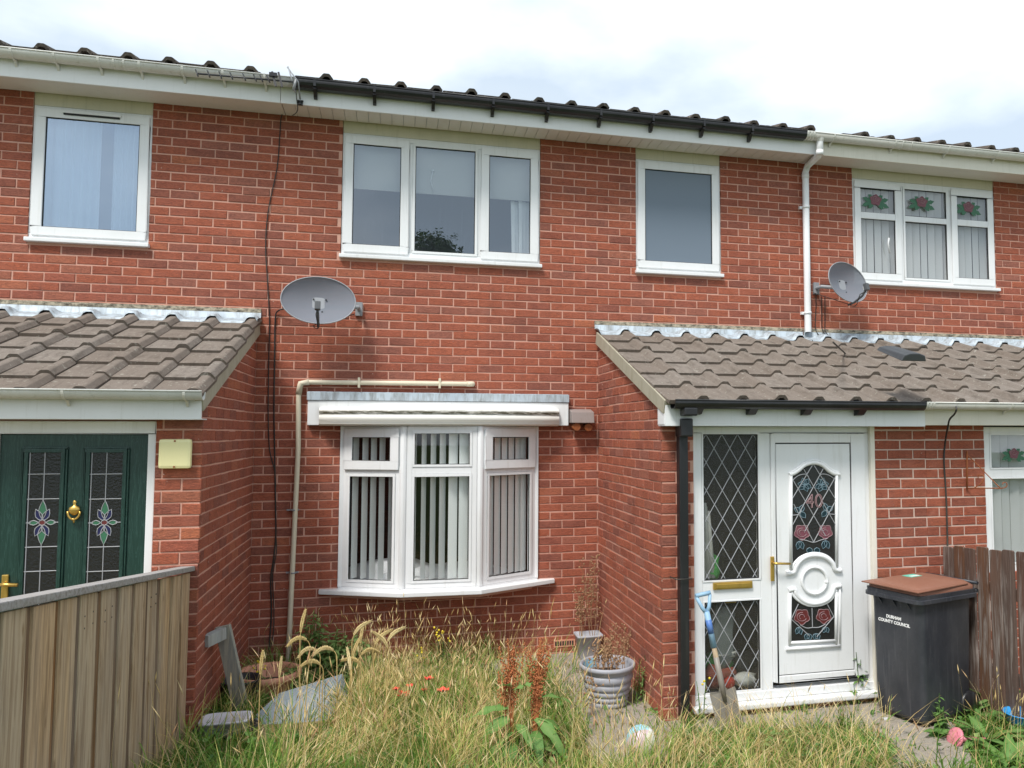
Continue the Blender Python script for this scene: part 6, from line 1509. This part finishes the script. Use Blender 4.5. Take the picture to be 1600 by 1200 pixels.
for (x, ybot, ytop, cv, yw, lab) in ((468,1185,978,.25,0,'tallest upright wheat stalk at the left of the main cluster'),(472,1170,1012,2.4,3.1,'wheat stalk nodding left with the largest pale drooping ear'),(497,1175,1028,2.5,3.0,'wheat ear arching left between the pale drooping and right arching ears'),(500,1180,1050,2.2,3.0,'lower wheat ear arching left under the other arching ears'),(527,1185,1028,2.3,3.1,'wide arching wheat ear in front of the clear plastic sheet'),(545,1160,1022,.5,0,'short pale wheat ear standing above the sheet tip'),(550,1170,1005,1.2,.1,'wheat stalk with round pale ear just right of the nettles'),(568,1150,1000,.2,0,'upright pale wheat ear right of the round one'),(560,1180,1035,2.2,.3,'nodding wheat ear in the dense bunch right of the sheet'),(575,1180,1050,1.8,2.9,'low left leaning wheat ear in the dense bunch'),(590,1185,1020,1.2,.2,'right leaning wheat ear at the right of the bunch'),(605,1185,1015,1.3,.3,'rightmost wheat ear with its tip pointing right'),(598,1190,1025,1.0,3.0,'left leaning wheat ear at the right of the bunch'),(402,1195,1052,.1,0,'upright wheat ear in front of the terracotta pot'),(424,1150,1062,.1,0,'smaller upright wheat ear at the right rim of the terracotta pot'),(537,1190,1045,.6,2.0,'thin wheat stalk crossing the right tip of the sheet')):
    p = atG(x, ybot); u, v, k = project(p); h = (v-ytop)*k/FPX; wheat(p, h*1.02, cv, yw, lab)
# dock plants
GDk = 'seeding dock plants in the middle of the garden'
def dock(base, spikes, leaves, label):
    base = Vector(base); t = thing('dock_plant', label, 'dock plant', tuple(base), 0, GDk); t.matrix_world = Matrix.Translation(t.location)
    for (dx, h, spread) in spikes:
        b = MB(); n = 8; P = [base+Vector((dx*(k/n)**1.0, -.01*k/n, h*k/n)) for k in range(n+1)]; b.tube(P, [.007]*5+[.005,.004,.003,.002], 6); PB(b, 'stem', M['seed_rust'], t, fix=False)
        s = MB()
        for r in range(8):
            a = rng.uniform(-1.5,1.5); k0 = rng.uniform(.38,.62); p0 = base+Vector((dx*k0,0,h*k0)); L_ = h*(.98-k0)*rng.uniform(.7,1); e = Vector((math.sin(a)*.22, rng.uniform(-.1,.1), 1)).normalized()
            if r == 0: e = Vector((dx/h, 0, 1)).normalized(); L_ = h*(1-k0)
            m_ = int(L_/.012)
            for q in range(m_):
                c = p0+e*L_*q/m_; rad = spread*.62*(1-.6*q/m_)*(.6+.8*abs(math.sin(q*.9+r)))
                for _ in range(2): s.blob(c+Vector((rng.gauss(0,rad*.55), rng.gauss(0,rad*.55), rng.uniform(-.006,.006))), (.0048,.0048,.006), 0, q, .2, 5)
        PB(s, 'seed_spike', M['seed_rust'], t, fix=False)['kind'] = 'stuff'
    for (dx, z, yw, pit, L_, W_) in leaves:
        b = MB(); add_leaf(b, base+Vector((dx, -.02, z)), yw, pit, L_*rng.uniform(.65,.95), W_*rng.uniform(.85,1.2), rng.uniform(.3,.9), 0, rng.uniform(.25,.8), rng.uniform(.05,.3), rng.uniform(.01,.03), rng.uniform(-.5,.5)); PB(b, 'leaf', M['leaf_dock'], t, fix=False)
    return t
dock(atG(800, 1185), ((-.03,.70,.03),(.005,.66,.03),(-.085,.52,.03)), ((-.03,.30,3.1,.2,.24,.085),(-.02,.24,3.5,-.1,.26,.09),(0,.16,3.7,-.2,.30,.09),(.0,.1,4.4,-.1,.26,.09),(.0,.40,.1,.5,.17,.06),(-.01,.42,3.6,.8,.14,.06),(-.01,.06,3.9,.1,.32,.09),(.02,.2,5.2,.1,.2,.07)), 'seeding dock with rust red spikes and broad leaves on its left')
dock(atG(835, 1180), ((.035,.70,.035),(.055,.66,.035),(.02,.62,.03),(.0,.36,.02)), ((.02,.34,.05,.25,.24,.085),(.02,.22,-.15,-.1,.28,.09),(0,.22,5.4,-.1,.27,.09),(.02,.43,.3,.3,.12,.05),(.0,.1,5.6,.0,.28,.09),(.02,.06,-.3,.1,.3,.09),(0,.15,4.6,.0,.22,.08)), 'seeding dock with the densest rust spikes and broad leaves on its right')
# poppies
GPp = 'red poppies in the long grass'
for k, (x, y, s, lab) in enumerate(((670,1062,.032,'highest small red poppy in the grass below the bay'), (640,1073,.026,'small red poppy above the widest open poppy'), (630,1088,.05,'widest open red poppy at the left of the group'), (619,1078,.026,'small pale red poppy at the left end of the group'), (692,1081,.042,'large red poppy at the right end of the group'), (663,1079,.022,'small faint red poppy between the two largest ones'))):
    h = .30; q = atZ(x, y, .50); p = at(x, y, -1.75); base = Vector((p.x, p.y, ground(p.x, p.y)))
    t = thing('poppy', lab, 'poppy', tuple(base), 0, GPp); t.matrix_world = Matrix.Translation(t.location)
    b = MB().tube([base, (base+p)/2+Vector((.01,0,0)), p], .0025, 5); pad(b, .5); PB(b, 'stem', M['leaf_green'], t, fix=False)
    b = MB()
    for j in range(5):
        a = j*1.257+k; c = []
        for i in range(7):
            tt = -1+2*i/6; c.append(p+Vector((math.cos(a+tt*.75)*s*(1-.15*tt*tt), math.sin(a+tt*.75)*s*(1-.15*tt*tt), s*.55*(.7+.3*math.cos(3*tt)))))
        b.add([p]+[(p+q_)/2+Vector((0,0,-s*.12)) for q_ in c]+c, [(0, 1+i, 2+i) for i in range(6)]+[(1+i, 8+i, 9+i, 2+i) for i in range(6)], 0, True)
    PB(b, 'petals', M['poppy_red'], t, fix=False); PB(MB().blob(p+Vector((0,0,s*.15)), s*.22, 0, k, .2, 6), 'seed_head', M['seal_black'], t)
# broad leaved weeds at the right fence
def rosette(label, base, n, L_, W_, rv, up=.9, mat='leaf_dock'):
    base = Vector(base); t = thing('broad_leaf_weed', label, 'weed', tuple(base), 0, GP); t.matrix_world = Matrix.Translation(t.location)
    for k in range(n):
        b = MB(); add_leaf(b, base+Vector((rng.uniform(-.03,.03), rng.uniform(-.03,.03), .01)), k*6.28/n+rng.uniform(-.3,.3), rng.uniform(.35, up), L_*rng.uniform(.75,1.15), W_*rng.uniform(.8,1.15), .6, 0, rv, .15, .008); PB(b, 'leaf', M[mat], t, fix=False)
rosette('broad leaved weed at the fence foot behind the pink toy', atG(1515, 1122), 14, .2, .08, .45, 1.2)
rosette('broad leaved weed between the pink toy and the blue bowl', atG(1540, 1165), 12, .25, .09, .45, 1.1)
rosette('upright broad leaved weed against the dark pickets', atG(1550, 1112), 16, .22, .085, .5, 1.35)
rosette('broad leaved weed in the bottom right corner of the garden', atG(1575, 1195), 12, .25, .08, .5, 1.0)
rosette('small broad leaved weed at the right base of the bin', atG(1466, 1150), 10, .16, .07, .45, .9)
rosette('small leafy weed beside the porch corner brickwork', atG(1015, 1118), 7, .10, .05, .4, .8)
rosette('leafy weed in the grass under the garden spade', atG(1180, 1150), 8, .14, .05, .5, 1.0)
# small litter
tag(MB().blob(atG(1383, 1128)+Vector((0,0,.02)), (.025,.02,.012), 0, 4, .6, 8).build('crumpled_wrapper', M['bag_white']), 'tiny crumpled white wrapper on concrete left of the bin', 'litter')
tag(MB().blob(atG(1525, 1107)+Vector((0,0,.03)), (.035,.03,.02), 0, 9, .6, 8).build('crumpled_wrapper', M['label_blue']), 'pale blue crumpled wrapper in weeds right of the bin', 'litter')
# tree across the road whose top shows mirrored in the upstairs pane
def big_tree(base, hgt, cr_):
    base = Vector(base); t = thing('leafy_tree', 'tall leafy tree across the road mirrored in the upstairs middle pane', 'tree', tuple(base)); t.matrix_world = Matrix.Translation(t.location)
    PB(MB().tube([base, base+Vector((.1,0,hgt*.3)), base+Vector((0,0,hgt*.8))], [.35,.28,.08], 10), 'trunk', M['dry_brown'], t)
    b = MB(); C0 = base+Vector((0,0,hgt-cr_))
    for i in range(5200):
        d = Vector((rng.gauss(0,1), rng.gauss(0,1), rng.gauss(0,1))).normalized(); r = cr_*(.25+.85*rng.random()**.6)*(1+.55*noise.noise(d*2.8)); p = C0+d*r
        a = rng.uniform(0,6.28); s = rng.uniform(.05,.13); u = Vector((math.cos(a), math.sin(a), rng.uniform(-.5,.5)))*s; v = u.cross(d).normalized()*s*.6
        b.add([p-u, p+v, p+u, p-v], [(0,1,2,3)])
    b.att = [rng.random() for _ in range(len(b.v)//4) for _ in range(4)]
    PB(b, 'crown', M['leaf_dark'], t, fix=False)
big_tree((3.75, -30, .1), 11.3, 1.15)
